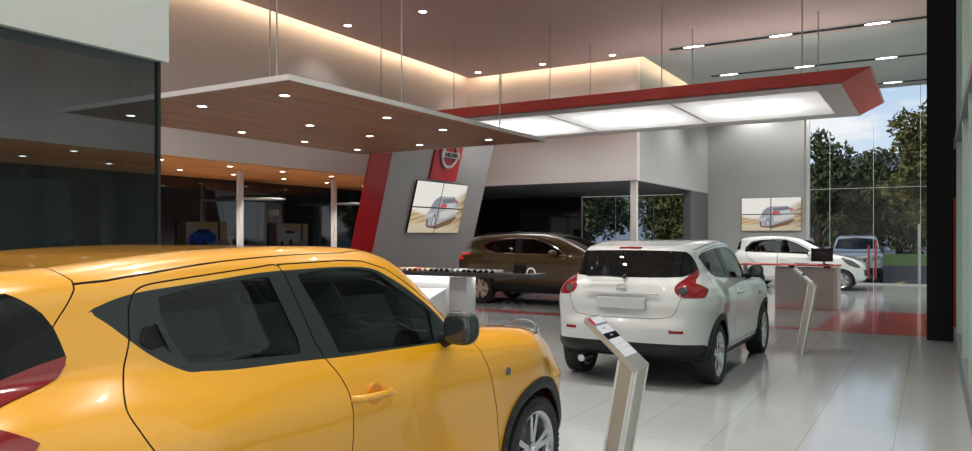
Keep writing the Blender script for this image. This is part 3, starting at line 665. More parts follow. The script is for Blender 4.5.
def juke_extras(car, mats, B=BJ):
    mirrors(car, mats, .32, .945, 1.175, (.055, .088, .083))
    doors = [o for o in car.children if o.name.startswith('door')]
    for s in (1, -1):
        v = abs(proj_side(B, -.24, .945, 1)); bm = bmesh.new()
        pathtube(bm, [(-.375, s*(v-.004), .948), (-.36, s*(v+.026), .95), (-.25, s*(v+.034), .947), (-.14, s*(v+.026), .942), (-.125, s*(v-.004), .942)], .0155, 10)
        d = [o for o in doors if (np.mean([q.co.y for q in o.data.vertices[:40]])*s > 0) and min(q.co.x for q in o.data.vertices) > -.5]
        bm_obj('door_handle', bm, mats['paint'], d[0] if d else car, smooth=True)
        bm = bmesh.new(); tube(bm, (-.235, s*(v-.02), .945), (-.235, s*(v+.006), .945), .047, n=28); bm_obj('handle_recess', bm, mats['recess'], d[0] if d else car, smooth=True)
        # hidden rear handle set in the black corner of the window
        vz = abs(proj_side(B, -1.19, 1.27, 1)); bm = bmesh.new()
        prism(bm, [(-1.240, 1.275), (-1.219, 1.326), (-1.195, 1.331), (-1.120, 1.200), (-1.155, 1.205)], s*(vz-.01), s*(vz+.006)); bm_obj('rear_door_handle', bm, M['gap'], car)
        bm = bmesh.new(); prism(bm, [(-1.195, 1.333), (-1.172, 1.322), (-1.095, 1.192), (-1.122, 1.196)], s*(vz-.01), s*(vz+.016)); bm_obj('rear_handle_grip', bm, M['gloss_black'], car)
        v2 = abs(proj_side(B, .91, .868, 1)); bm = bmesh.new(); tube(bm, (.91, s*(v2-.01), .868), (.91, s*(v2+.008), .868), .026, .022, 20); tube(bm, (.91, s*(v2+.008), .868), (.91, s*(v2+.012), .868), .013, n=14); bm_obj('side_indicator', bm, M['clear_lamp'], car, smooth=True)
        # round inner element of the tail lamp
        bm = bmesh.new(); tube(bm, (-1.80, s*.66, 1.045), (-1.925, s*.635, 1.045), .040, n=24); tube(bm, (-1.925, s*.635, 1.045), (-1.935, s*.634, 1.045), .022, n=20)
        bm_obj('reversing_lamp', bm, M['clear_lamp'], car, smooth=True)
    bm = bmesh.new(); tube(bm, (-1.8, .44, .285), (-2.04, .44, .285), .036, n=20); tube(bm, (-2.02, .44, .285), (-2.045, .44, .285), .040, .038, 20); bm_obj('exhaust_pipe', bm, M['chrome'], car, smooth=True)
    tg = [o for o in car.children if o.name.startswith('tailgate')][0]
    up = Matrix(((0, 0, -1, 0), (-1, 0, 0, 0), (0, 1, 0, 0), (0, 0, 0, 1)))
    emblem(tg, Matrix.Translation((-1.985, 0, 1.055)) @ up, .05, M['steel'])
    box('licence_plate', (-2.02, -.27, .845), (-1.985, .27, .965), M['plate'], tg, bev=.004)
    bm = bmesh.new(); abox(bm, (-2.005, -.42, 1.0), (-1.975, .42, 1.018), bev=.006); bm_obj('handle_bar', bm, mats['paint'], tg)
    bm = bmesh.new(); tube(bm, (-1.93, 0, 1.17), (-1.90, -.02, 1.20), .02, n=12); pathtube(bm, [(-1.925, 0, 1.175), (-1.93, .2, 1.185), (-1.92, .42, 1.178)], .007, 6); bm_obj('rear_wiper', bm, M['plastic'], car)
jm = dict(paint=M['paint_yellow'], sideglass=M['glass'], rearglass=M['glass_dark'], mirror=M['gloss_black'], marker=M['red_lamp'], recess=mat('yellow_recess_shade', (.62, .22, .01), .3, coat=1))  # deeper yellow paints the shade of the handle recess on a raised disc
yc = make_car('yellow compact crossover filling the left foreground', 'car', BJ, (-2.91, 2.77, 0), PI/2, SPJ, jm); juke_extras(yc, jm)
wm = dict(jm); wm.update(paint=M['paint_white'], sideglass=M['glass'], rearglass=M['glass_dark'], recess=M['paint_white'], rim=M['alloy'], face=M['chrome'])
wc = make_car('white compact crossover seen from behind in the middle of the hall', 'car', BJ, (-2.88, 9.71, 0), PI/2, SPJ, wm); juke_extras(wc, wm)
# ---- large bronze crossover parked behind the white one
SPQ = dict(
 ext=(-2.5, 2.6), zmax=1.85, rlow=.14, rtop=.13, rj=.04,
 low=[(2.26, .42), (2.30, .60), (2.28, .80), (2.22, .95), (2.05, 1.07), (1.75, 1.15), (1.45, 1.20), (1.0, 1.22), (0, 1.22), (-1.0, 1.26), (-1.6, 1.28), (-2.0, 1.24), (-2.10, 1.10), (-2.13, .90), (-2.20, .75), (-2.22, .55), (-2.15, .38), (-1.8, .30), (0, .28), (1.8, .28), (2.1, .32)],
 top=[(1.75, 1.05), (1.52, 1.215), (1.10, 1.42), (.72, 1.57), (.42, 1.64), (0, 1.675), (-.6, 1.685), (-1.2, 1.655), (-1.70, 1.60), (-1.95, 1.56), (-1.98, 1.50), (-2.02, 1.36), (-2.10, 1.20), (-1.8, .9), (0, .9), (1.4, .9)],
 plan=mirrored([(2.31, .001), (2.28, .35), (2.20, .60), (2.05, .78), (1.80, .87), (1.3, .905), (0, .90), (-1.4, .91), (-1.85, .88), (-2.08, .76), (-2.19, .45), (-2.22, .001)]),
 gplan=mirrored([(1.85, .001), (1.75, .45), (1.5, .72), (1.1, .82), (.4, .845), (-.8, .84), (-1.5, .80), (-1.85, .72), (-2.03, .50), (-2.10, .001)]),
 inset=([.25, .40, .55, .80, 1.0, 1.15, 1.25], [.06, .01, .012, .01, 0, .035, .08], .03),
 tumble=([1.0, 1.2, 1.55, 1.7], [0, .01, .125, .19], .03),
 bulge=[(1.35, .95, .35, .2, .015), (-1.37, .95, .4, .2, .015), (0, .62, .6, .14, -.015)],
 axles=(1.32, -1.37), track=.80, wheel=(.352, .245), linz=1.05, liner=('body_shell', 'window_surround', 'door_front', 'door_rear', 'roof'),
 floorbox=((-1.9, -.72, .36), (1.2, .72, .48)), cab=(-.15, -1.0, .75, 1.12, .38),
 style=dict(n=5, arms=[(-.18, -.30, .014, .020), (.18, .05, .014, .012), (-.1, .28, .010, .012)]),
)
def regions_q(B, w=.009):
    for a in SPQ['axles']: B.region('hole', circ(a, .352, .40)); 
    zb = stab([-2.3, -1.9, -1.7, -.9, .9, 1.8, 2.3], [.60, .58, .50, .52, .48, .45, .50], .03)
    for a in SPQ['axles']: B.region('wheel_arch_trim', circ(a, .352, .455))
    B.region('lower_trim', lambda p: p[:, 2]-zb(p[:, 0]))
    B.region('side_glass_rear', side([(-1.33, 1.39), (-1.13, 1.475), (-.80, 1.520), (-.46, 1.540), (-.46, 1.23), (-.96, 1.238), (-1.18, 1.30)], .45))
    B.region('side_glass_front', side([(-.28, 1.545), (0, 1.535), (.32, 1.448), (.60, 1.31), (.76, 1.20), (-.28, 1.222)], .45))
    B.region('window_surround', side([(-1.40, 1.395), (-1.17, 1.500), (-.80, 1.545), (-.46, 1.562), (0, 1.556), (.35, 1.462), (.64, 1.325), (.83, 1.19), (-.09, 1.205), (-.96, 1.22), (-1.22, 1.285)], .45))
    B.region('window_chrome', side([(-1.45, 1.40), (-1.17, 1.522), (-.80, 1.568), (-.46, 1.582), (0, 1.578), (.36, 1.482), (.66, 1.342), (.90, 1.17), (-.09, 1.185), (-.96, 1.20), (-1.24, 1.27)], .45))
    B.region('windshield', facing([(0, 1.23), (.70, 1.25), (.58, 1.58), (0, 1.62)], .4, 1))
    B.region('rear_window', facing([(0, 1.22), (.62, 1.24), (.54, 1.52), (0, 1.54)], -1.75, -1))
    B.region('tail_lamp', lambda p: np.maximum(side([(-1.62, 1.205), (-2.2, 1.22), (-2.2, 1.02), (-1.93, 1.05), (-1.86, 1.06), (-1.84, 1.10), (-1.98, 1.14), (-1.95, 1.16), (-1.72, 1.155)], .30)(p), p[:, 0]+1.6))
    B.region('head_lamp', side([(1.75, 1.05), (2.15, .95), (2.3, .90), (2.25, .80), (2.0, .88)], .45))
    B.panel('door_front', side([(-.36, .54), (-.36, 1.18), (-.37, 1.595), (.02, 1.592), (.38, 1.495), (.68, 1.355), (.92, 1.18), (.96, 1.0), (1.0, .75), (.98, .50)], .3), w)
    B.panel('door_rear', side([(-.38, .54), (-.38, 1.18), (-.39, 1.595), (-.80, 1.58), (-1.17, 1.535), (-1.47, 1.40), (-1.42, 1.15), (-1.25, .95), (-1.05, .80), (-.95, .52)], .3), w)
    B.panel('roof', above([(.55, -.1), (.52, .50), (0, .58), (-1.6, .55), (-1.85, .5), (-1.86, -.1)], 1.4), w)
SPQ['parts'] = [(a, (b,), c, d, e) for a, b, c, d, e in [('body_shell', 'body_shell', 'paint', False, 0), ('door', 'door_front', 'paint', True, 0), ('door', 'door_rear', 'paint', True, 0), ('roof', 'roof', 'gloss_black', False, 0),
 ('panel_gap', 'gap', 'gap', False, -.004), ('wheel_arch_trim', 'wheel_arch_trim', 'plastic', False, 0), ('lower_trim', 'lower_trim', 'plastic', False, 0), ('window_surround', 'window_surround', 'gloss_black', True, 0),
 ('window_chrome', 'window_chrome', 'chrome', True, .002), ('side_window', 'side_glass_front', 'sideglass', True, -.003), ('side_window', 'side_glass_rear', 'sideglass', True, -.003), ('windshield', 'windshield', 'sideglass', False, 0),
 ('rear_window', 'rear_window', 'sideglass', False, 0), ('tail_lamp', 'tail_lamp', 'lamp_red', True, .004), ('head_lamp', 'head_lamp', 'clear_lamp', True, .003)]]
BQ = Body(SPQ, .03); regions_q(BQ)
qm = dict(paint=M['paint_brown'], sideglass=M['glass_dark'], mirror=M['paint_brown'], rim=M['alloy_dark'], face=M['alloy_bronze'], lamp_red=mat('lit_red_lamp', (.45, .01, .01), .2, coat=1, emis=(1, .02, .02), es=.35))
def plain_extras(car, B, mats, hs, mir, rails=None):
    mirrors(car, mats, *mir)
    for s in (1, -1):
        for (u, z) in hs:
            v = abs(proj_side(B, u, z, 1)); bm = bmesh.new()
            pathtube(bm, [(u-.11, s*(v-.004), z), (u-.09, s*(v+.024), z), (u+.09, s*(v+.024), z), (u+.11, s*(v-.004), z)], .014, 8); bm_obj('door_handle', bm, mats['paint'], car, smooth=True)
        if rails:
            bm = bmesh.new(); pathtube(bm, [(u, s*v, z) for u, v, z in rails], .018, 8); bm_obj('roof_rail', bm, M['gloss_black'], car, smooth=True)
bc = make_car('large metallic bronze crossover with black roof rails parked behind the display shelf', 'car', BQ, (-8.06, 16.55, 0), 0, SPQ, qm)
plain_extras(bc, BQ, qm, [(-1.17, 1.07), (-.12, 1.045)], (.62, .985, 1.225, (.085, .12, .075)), [(.30, .56, 1.62), (.1, .565, 1.675), (-.6, .575, 1.70), (-1.3, .56, 1.67), (-1.6, .55, 1.60)])

# ---- small white hatchback by the far window
SPM = dict(
 ext=(-2.2, 2.2), zmax=1.75, rlow=.14, rtop=.13, rj=.05,
 low=[(1.93, .34), (1.96, .52), (1.92, .68), (1.80, .83), (1.55, .955), (1.25, 1.03), (.9, 1.07), (.3, 1.09), (-.6, 1.12), (-1.4, 1.14), (-1.84, 1.12), (-1.92, .95), (-1.97, .75), (-1.99, .50), (-1.92, .32), (-1.2, .24), (0, .22), (1.2, .22), (1.75, .25)],
 top=[(1.35, .95), (1.05, 1.08), (.62, 1.30), (.25, 1.48), (-.10, 1.575), (-.5, 1.612), (-1.0, 1.612), (-1.45, 1.575), (-1.70, 1.53), (-1.78, 1.46), (-1.86, 1.28), (-1.93, 1.08), (-1.7, .85), (0, .8), (1.1, .85)],
 plan=mirrored([(1.97, .001), (1.93, .35), (1.80, .62), (1.58, .77), (1.25, .825), (0, .83), (-1.2, .83), (-1.65, .79), (-1.87, .66), (-1.96, .40), (-1.99, .001)]),
 gplan=mirrored([(1.38, .001), (1.28, .40), (1.0, .66), (.6, .75), (-.2, .77), (-1.1, .75), (-1.55, .68), (-1.83, .45), (-1.92, .001)]),
 inset=([.2, .35, .5, .8, .95, 1.05, 1.12], [.06, .015, .01, 0, .01, .04, .08], .03), tumble=([.9, 1.08, 1.5, 1.62], [0, .01, .15, .2], .03),
 bulge=[(1.28, .75, .3, .2, .015), (-1.22, .8, .3, .2, .015)], axles=(1.30, -1.22), track=.72, wheel=(.305, .200), linz=.95,
 liner=('body_shell', 'window_surround', 'door_front', 'door_rear'), floorbox=((-1.6, -.65, .30), (1.0, .65, .42)), cab=(-.2, -.95, .5, 1.0, .34),
 style=dict(n=7, arms=[(0, 0, .018, .016)]),
)
def regions_m(B, w=.010):
    for a in SPM['axles']: B.region('hole', circ(a, .305, .345))
    B.region('side_glass_rear', side([(-1.44, 1.15), (-1.43, 1.26), (-1.25, 1.42), (-1.03, 1.475), (-.58, 1.50), (-.58, 1.12)], .40))
    B.region('side_glass_front', side([(-.42, 1.12), (-.42, 1.50), (-.25, 1.485), (.02, 1.375), (.30, 1.215), (.44, 1.075)], .40))
    B.region('window_surround', side([(-1.50, 1.125), (-1.49, 1.265), (-1.29, 1.445), (-1.03, 1.505), (-.6, 1.53), (-.27, 1.515), (.04, 1.40), (.34, 1.235), (.55, 1.06), (-.49, 1.095)], .40))
    B.region('windshield', facing([(0, 1.10), (.60, 1.12), (.50, 1.47), (0, 1.53)], .0, 1))
    B.region('rear_window', facing([(0, 1.18), (.56, 1.19), (.48, 1.46), (0, 1.48)], -1.6, -1))
    B.region('head_lamp', side([(1.28, .965), (1.42, .955), (1.60, .88), (1.78, .70), (1.66, .69), (1.45, .79)], .35, True))
    B.region('grille', facing([(0, .42), (.45, .44), (.5, .62), (0, .60)], 1.6, 1)); B.region('tail_lamp', facing([(.60, .95), (.68, .98), (.68, 1.25), (.62, 1.15)], -1.84, -1))
    B.panel('door_front', side([(-.49, .36), (-.50, 1.05), (-.50, 1.555), (-.25, 1.54), (.06, 1.425), (.36, 1.26), (.60, 1.06), (.78, .85), (.84, .60), (.82, .36)], .3), w)
    B.panel('door_rear', side([(-.51, .36), (-.52, 1.05), (-.52, 1.555), (-1.03, 1.535), (-1.31, 1.46), (-1.43, 1.30), (-1.42, 1.0), (-1.25, .85), (-1.0, .70), (-.88, .36)], .3), w)
    B.panel('hood', above([(1.05, -.1), (1.02, .55), (1.4, .64), (1.72, .50), (1.80, -.1)], .7), w)
SPM['parts'] = [(a, (b,), c, d, e) for a, b, c, d, e in [('body_shell', 'body_shell', 'paint', False, 0), ('door', 'door_front', 'paint', True, 0), ('door', 'door_rear', 'paint', True, 0), ('hood', 'hood', 'paint', False, 0),
 ('panel_gap', 'gap', 'gap', False, -.004), ('window_surround', 'window_surround', 'gloss_black', True, 0), ('side_window', 'side_glass_front', 'sideglass', True, -.003), ('side_window', 'side_glass_rear', 'sideglass', True, -.003),
 ('windshield', 'windshield', 'sideglass', False, 0), ('rear_window', 'rear_window', 'sideglass', False, 0), ('tail_lamp', 'tail_lamp', 'red_lamp', True, .004), ('head_lamp', 'head_lamp', 'clear_lamp', True, .003), ('grille', 'grille', 'plastic', False, 0)]]
BM = Body(SPM, .032); regions_m(BM)
mm = dict(paint=M['paint_white2'], sideglass=M['glass_clear'], mirror=M['paint_white2'])
mc = make_car('small white hatchback parked against the far grey wall behind the reception counter', 'car', BM, (-3.62, 25.4, 0), 0, SPM, mm)
plain_extras(mc, BM, mm, [(-1.30, .93), (-.32, .92)], (.44, .90, 1.08, (.07, .11, .075)))

# ------------------------------------------------------------------ leaning display wall with red stripe, banner and screens
TA = .26; X0 = -11.92
LM = Matrix(((0, TA, 1, X0), (1, 0, 0, 0), (0, 1, -TA, 0), (0, 0, 0, 1)))   # local (along y, up, outward) -> world
def lbox(name, y0, y1, z0, z1, d0, d1, m, parent=None, bev=0):
    bm = bmesh.new(); abox(bm, (y0, z0, d0), (y1, z1, d1), LM, bev); return bm_obj(name, bm, m, parent)
pw = thing('display_wall', 'leaning grey display wall with a glossy red stripe down its left edge', 'display wall', (0, 0, 0))
lbox('wall_panel', 14.23, 18.75, .0, 4.35, -.30, 0, M['grey_panel'], pw); lbox('red_stripe', 13.47, 14.23, .0, 4.35, -.03, .012, M['red_panel'], pw)
sg = thing('brand_sign', 'red brand banner with a chrome ring emblem on the leaning wall above the screens', 'sign')
lbox('banner', 15.88, 17.10, 3.09, 4.30, .002, .06, M['red_panel'], sg)
emblem(sg, LM @ Matrix.Translation((16.5, 3.76, .10)), .34, M['badge'], 'emblem')

def inpoly(P, x, y):
    ins = np.zeros(x.shape, bool); n = len(P)
    for i in range(n):
        (ax, ay), (bx, by) = P[i], P[(i+1) % n]
        if ay == by: continue
        ins ^= ((ay > y) != (by > y)) & (x < (bx-ax)*(y-ay)/(by-ay)+ax)
    return ins
def pic_road(s, t):
    """a silver saloon car speeding away on a sweeping road: s right, t down"""
    s = np.asarray(s); t = np.asarray(t); C = np.zeros(s.shape+(3,))
    k = np.clip((t-.45)/.55, 0, 1)[..., None]; C[:] = np.array([.93, .90, .84])*(1-k)+np.array([.62, .50, .33])*k
    w = np.clip((s-.55)*2.2, 0, 1)*np.clip((t-.02-(1-s)*.9)/.25, 0, 1); st = .5+.5*np.sin((t+s*.75)*38+np.sin(s*9))
    C = C*(1-w[..., None])+(np.array([.50, .36, .19])*(.55+.6*st[..., None]))*w[..., None]
    w = np.clip((t-.52-.10*np.sin(s*4))/.06, 0, 1)*np.clip((.55-s)/.2, 0, 1)*np.clip((.86-t)/.1, 0, 1); st = .5+.5*np.sin((t*1.4+s*.55)*46)
    C = C*(1-.8*w[..., None])+(np.array([.55, .38, .17])*(.6+.7*st[..., None]))*.8*w[..., None]
    w = (np.clip((t-.80)/.1, 0, 1)*.6)[..., None]; C = C*(1-w)+np.array([.66, .56, .42])*w
    q = lambda L: [((x-88)/452, (y-95)/250) for x, y in L]
    def fill(L, c): C[inpoly(q(L), s, t)] = c
    fill([(235, 300), (330, 300), (465, 255), (500, 262), (440, 300), (330, 325), (240, 318)], (.22, .12, .07))
    fill([(220, 250), (245, 220), (262, 190), (290, 170), (330, 161), (430, 160), (470, 175), (490, 215), (488, 245), (460, 262), (380, 285), (330, 297), (300, 315), (280, 310), (235, 305), (222, 280)], (.42, .43, .46))
    fill([(245, 220), (262, 190), (290, 170), (315, 165), (308, 218), (255, 226)], (.30, .31, .35)); fill([(325, 176), (440, 167), (462, 186), (335, 200)], (.20, .21, .25))
    fill([(380, 200), (455, 192), (458, 215), (385, 225)], (.62, .62, .64)); fill([(330, 235), (485, 212), (488, 235), (400, 265), (335, 275)], (.66, .64, .60))
    fill([(320, 203), (374, 199), (378, 217), (328, 221)], (.75, .10, .09)); fill([(458, 180), (480, 178), (483, 194), (462, 196)], (.75, .12, .10))
    fill([(225, 250), (280, 240), (282, 262), (224, 268)], (.55, .56, .58))
    for (cx_, cy_, rx, ry, c) in ((294, 285, 15, 34, (.12, .11, .11)), (294, 285, 9, 25, (.62, .60, .58)), (237, 292, 7, 20, (.12, .11, .11))):
        e = ((s*452+88-cx_)/rx)**2+((t*250+95-cy_)/ry)**2 < 1; C[e] = c
    return C
def pic_street(blue):
    def fn(s, t):
        s = np.asarray(s); t = np.asarray(t)+.20; C = np.zeros(s.shape+(3,)); C[:] = np.array([.55, .42, .36])*(1-.4*t[..., None]); base = (.03, .09, .42) if blue else (.42, .42, .44)
        w = (np.clip((s-.4+(.5-t)*.8)*6, 0, 1)*np.clip((.6-t)*5, 0, 1))[..., None]; C = C*(1-w)+np.array([.42, .30, .18])*w
        C[t > .75] = (.28, .24, .22); C[(s < .16)] = (.12, .08, .07); C[(np.abs(s-.84) < .025) & (t < .75)] = (.10, .07, .06)
        f = lambda L, c: C.__setitem__(inpoly(L, s, t), c)
        f([(.20, .78), (.22, .60), (.32, .50), (.42, .40), (.60, .40), (.70, .52), (.78, .60), (.76, .80), (.5, .86), (.26, .88)], base); f([(.34, .50), (.43, .43), (.58, .43), (.66, .52)], (.03, .03, .05))
        for c in ((.53, .82), (.30, .86)): C[((s-c[0])/.05)**2+((t-c[1])/.10)**2 < 1] = (.05, .05, .05)
        if blue: f([(.34, .60), (.39, .60), (.39, .64), (.34, .64)], (.7, .05, .04))
        return C
    return fn
def picture(name, parent, m, fn, s0, s1, t0, t1, P, nx=72, ny=48):
    """flat display showing the part (s0..s1, t0..t1) of a picture; P(a,b) gives the world point"""
    a = np.linspace(0, 1, nx+1); b = np.linspace(0, 1, ny+1); V = [P(x, y) for y in b for x in a]
    F = [(j*(nx+1)+i, (j+1)*(nx+1)+i, (j+1)*(nx+1)+i+1, j*(nx+1)+i+1) for j in range(ny) for i in range(nx)]
    S, T = np.meshgrid(s0+(s1-s0)*a, t0+(t1-t0)*b); Cc = fn(S, T).reshape(-1, 3)
    me = bpy.data.meshes.new(name); me.from_pydata([tuple(v) for v in V], [], F); at = me.color_attributes.new('picture', 'FLOAT_COLOR', 'POINT')
    at.data.foreach_set('color', np.concatenate([Cc, np.ones((len(Cc), 1))], 1).ravel().tolist()); me.update(); return link(name, me, m, parent)
def video_wall(label, mt, w, h):
    """four flat screens in a 2 x 2 block; mt maps local (right, up, outward)"""
    v = thing('video_wall', label, 'screen'); g = .012
    for i in range(2):
        for j in range(2):
            x0, x1 = -w/2+i*w/2+g/2, -w/2+(i+1)*w/2-g/2; y1, y0 = h/2-j*h/2-g/2, h/2-(j+1)*h/2+g/2
            bm = bmesh.new(); abox(bm, (x0, y0, .005), (x1, y1, .05), mt, .004); s = bm_obj('screen', bm, M['screen_black'], v); e = .009
            picture('display', s, M['screen_img'], pic_road, i*.5, i*.5+.5, j*.5, j*.5+.5, lambda a, b: mt @ Vector((x0+e+(x1-x0-2*e)*a, y1-e-(y1-y0-2*e)*b, .052)))
    return v
video_wall('block of four screens showing a silver car, on the leaning grey wall', LM @ Matrix.Translation((16.55, 2.375, .02)), 2.38, 1.33)
video_wall('block of four screens showing a silver car, on the flat grey wall by the window', Matrix.Translation((-4.97, 28.385, 2.395)) @ Matrix(((1, 0, 0, 0), (0, 0, -1, 0), (0, 1, 0, 0), (0, 0, 0, 1))), 2.04, 1.2)
for y0, y1, bl, lb in ((12.86, 14.48, True, 'dim framed picture of a blue car on the dark glazed wall'), (16.05, 17.66, False, 'dim framed picture of a silver car on the dark glazed wall')):
    p = thing('picture', lb, 'picture', (-16.98, (y0+y1)/2, 1.05))
    bm = bmesh.new(); abox(bm, (-.01, -(y1-y0)/2, 0), (.03, (y1-y0)/2, .97), bev=.005); bm_obj('frame', bm, M['screen_black'], p)
    picture('print', p, M['poster_img'], pic_street(bl), 0, 1, 0, 1, lambda a, b: Vector((.033, -(y1-y0)/2+.02+(y1-y0-.04)*a, .95-.93*b)), 60, 36)
for y0 in (15.05, 18.9):
    p = thing('pendant_lamp', 'thin disc pendant hanging on wires, %s of the two in the dark office' % ('left' if y0 < 16 else 'right'), 'lamp', (-16.25, y0, 2.66), group='disc pendants in the dark office')
    bm = bmesh.new(); lathe(bm, [(-.012, .001), (-.012, .66), (0, .69), (.014, .66), (.02, .001)], 48, 'z'); bm_obj('disc', bm, M['white_trim'], p, smooth=True)
    bm = bmesh.new(); [tube(bm, (.12*math.cos(a), .12*math.sin(a), .015), (0, 0, .30), .004, n=6) for a in (0, 2.1, 4.2)]; tube(bm, (0, 0, .30), (0, 0, .54), .005, n=6); bm_obj('wire', bm, M['dark_slot'], p)

# ------------------------------------------------------------------ suspended timber ceiling panel
hp = thing('ceiling_panel', 'suspended timber ceiling panel with pale metal edge and downlights', 'ceiling panel')
box('timber_board', (-11.38, 6.63, 3.50), (-6.68, 13.52, 3.56), M['wood_panel'], hp)
bm = bmesh.new(); [abox(bm, a, b) for a, b in (((-11.41, 6.60, 3.498), (-6.65, 6.63, 3.565)), ((-11.41, 13.52, 3.498), (-6.65, 13.55, 3.565)), ((-11.41, 6.63, 3.498), (-11.38, 13.52, 3.565)), ((-6.68, 6.63, 3.498), (-6.65, 13.52, 3.565)))]
bm_obj('edge_frame', bm, M['frame_white'], hp)
def rod(parent, x, y, z0, z1=6.6, r=.013):
    bm = bmesh.new(); tube(bm, (x, y, z0), (x, y, z1), r, n=8); tube(bm, (x, y, z0), (x, y, z0+.03), .022, n=12); tube(bm, (x, y, z1-.012), (x, y, z1), .03, n=14); bm_obj('suspension_rod', bm, M['steel'], parent, smooth=True)
for x in (-7.2, -10.1):
    for y in (6.94, 9.57, 12.7): rod(hp, x, y, 3.56)
def spot(loc, power, col=(1, .96, .91), size=math.radians(115), blend=.6, r=.04, parent=None):
    d = bpy.data.lights.new('lamp', 'SPOT'); d.energy = power; d.color = col; d.spot_size = size; d.spot_blend = blend; d.shadow_soft_size = r
    o = bpy.data.objects.new('lamp', d); COL.objects.link(o); o.location = loc
    if parent: o.parent = parent
    return o
def downlight(x, y, z, label, group, power, r=.062):
    t = thing('ceiling_light', label, 'ceiling light', (x, y, z), group=group)
    bm = bmesh.new(); lathe(bm, [(0, r), (-.006, r+.004), (-.006, r+.022), (0, r+.026)], 28, 'z'); bm_obj('trim_ring', bm, M['trim_ring'], t, smooth=True)
    bm = bmesh.new(); tube(bm, (0, 0, -.003), (0, 0, .0), r, n=24); bm_obj('lens', bm, M['lamp'], t)
    spot((0, 0, -.012), power, parent=t)
for x in (-7.46, -9.11, -10.77):
    for y in (7.33, 9.53, 11.12, 12.72): downlight(x, y, 3.499, 'small round downlight set in the suspended timber panel', 'downlights in the suspended timber panel', 85)
for x in (-13.58, -15.3):
    for y in (6.3, 8.1, 9.9, 11.68, 13.27, 15.0, 16.7, 18.4): downlight(x, y, 3.183, 'small round downlight in the low timber soffit of the office zone', 'downlights in the low timber soffit', 190)
for x, y in ((-11.92, 13.73), (-9.75, 13.73), (-11.92, 19.69), (-9.74, 19.69), (-7.6, 19.69)): downlight(x, y, 6.599, 'added round downlight out of view in the high painted ceiling', 'downlights in the high ceiling', 50, .085)
for x in (-1.12, -3.3, -5.4, -7.6, -9.75):
    for y in (.8, 4.3, 7.8): downlight(x, y, 6.599, 'added round downlight out of view in the high painted ceiling', 'downlights in the high ceiling', 400, .085)  # these lamps are added out of view to brighten the hall from above
# black ceiling slots with lamps
for y, x0, lb, ks in ((19.84, -6.05, 'nearest black ceiling slot with glowing lamps', 3), (23.83, -5.95, 'middle black ceiling slot with glowing lamps', 3), (27.74, -5.9, 'farthest black ceiling slot close to the end wall', 3)):
    t = thing('slot_light', lb, 'ceiling light', (x0, y, 6.597), group='black slots in the ceiling')
    bm = bmesh.new(); abox(bm, (0, -.125, -.012), (.18-x0, .125, 0)); bm_obj('channel', bm, M['dark_slot'], t)
    bm = bmesh.new(); abox(bm, (0, -.14, -.016), (.18-x0, -.125, 0)); abox(bm, (0, .125, -.016), (.18-x0, .14, 0)); bm_obj('edge_profile', bm, M['white_trim'], t)
    for k in range(ks):
        xx = (-5.40, -3.25, -1.12)[k]-x0
        lump('lamp_head', M['lamp'], t, (xx, .0, -.014), (.27, .06, .008), 2.0, 24, 8); spot((xx, 0, -.05), (330, 330, 200)[int(y > 20)+int(y > 25)], (1, .98, .95), math.radians(125), parent=t)

# ------------------------------------------------------------------ red light canopy
cp = thing('light_canopy', 'long red suspended canopy with three glowing white panels underneath', 'light canopy')
XA, XB, YA, YB, ZB, ZT, OV = -11.45, -1.50, 15.67, 20.10, 4.50, 4.765, .52
bm = bmesh.new()
P = [(XA, ZB), (XB, ZB), (XB+OV, ZT), (XA-OV, ZT)]; Q = [(XA+.03, ZB), (XB-.03, ZB), (XB+OV-.06, ZT-.02), (XA-OV+.06, ZT-.02)]
def ring(poly, y): return [bm.verts.new((p[0], y, p[1])) for p in poly]
a, b = ring(P, YA), ring(P, YB); bm.faces.new(a[::-1]); bm.faces.new(b)
for i in (1, 3): bm.faces.new((a[i], a[(i+1) % 4], b[(i+1) % 4], b[i]))
sh = bm_obj('red_shell', bm, M['red_canopy'], cp); box('added_lid', (XA-OV+.01, YA+.01, ZT-.014), (XB+OV-.01, YB-.01, ZT-.002), M['frame_white'], cp)  # unseen neutral lid added to keep red bounce off the ceiling
box('added_reflector', (XA+.12, YA+.1, ZT-.03), (XB-.12, YB-.1, ZT-.022), M['white_trim'], cp)  # white liner added out of view so the canopy light stays neutral
for y in (YA+.1, YB-.13): box('added_reflector', (XA+.12, y, ZB+.05), (XB-.12, y+.02, ZT-.03), M['white_trim'], cp)
xs = [(-10.93, -7.99), (-7.93, -4.97), (-4.91, -1.97)]
bm = bmesh.new(); y0, y1 = 16.18, 19.60
abox(bm, (XA, YA, ZB-.012), (XB, y0, ZB+.02)); abox(bm, (XA, y1, ZB-.012), (XB, YB, ZB+.02)); abox(bm, (XA, y0, ZB-.012), (xs[0][0], y1, ZB+.02)); abox(bm, (xs[2][1], y0, ZB-.012), (XB, y1, ZB+.02))
bm_obj('soffit_frame', bm, M['frame_white'], cp)
for i in (0, 1):
    box('divider', (xs[i][1], y0, ZB+.0), (xs[i+1][0], y1, ZB+.05), M['frame_white'], cp)
for a, b in xs:
    box('diffuser_panel', (a, y0, ZB+.012), (b, y1, ZB+.016), M['diffuser'], cp)
    o = area('canopy_lamp', ((a+b)/2, (y0+y1)/2, ZT-.04), (0, 0, 0), (b-a)*.50, (y1-y0)*.46, 1300, (1, .99, .97)); o.parent = cp
for x in (-10.3, -7.65, -5.0, -2.2):
    for y in (15.85, 18.25): rod(cp, x, y, ZT)

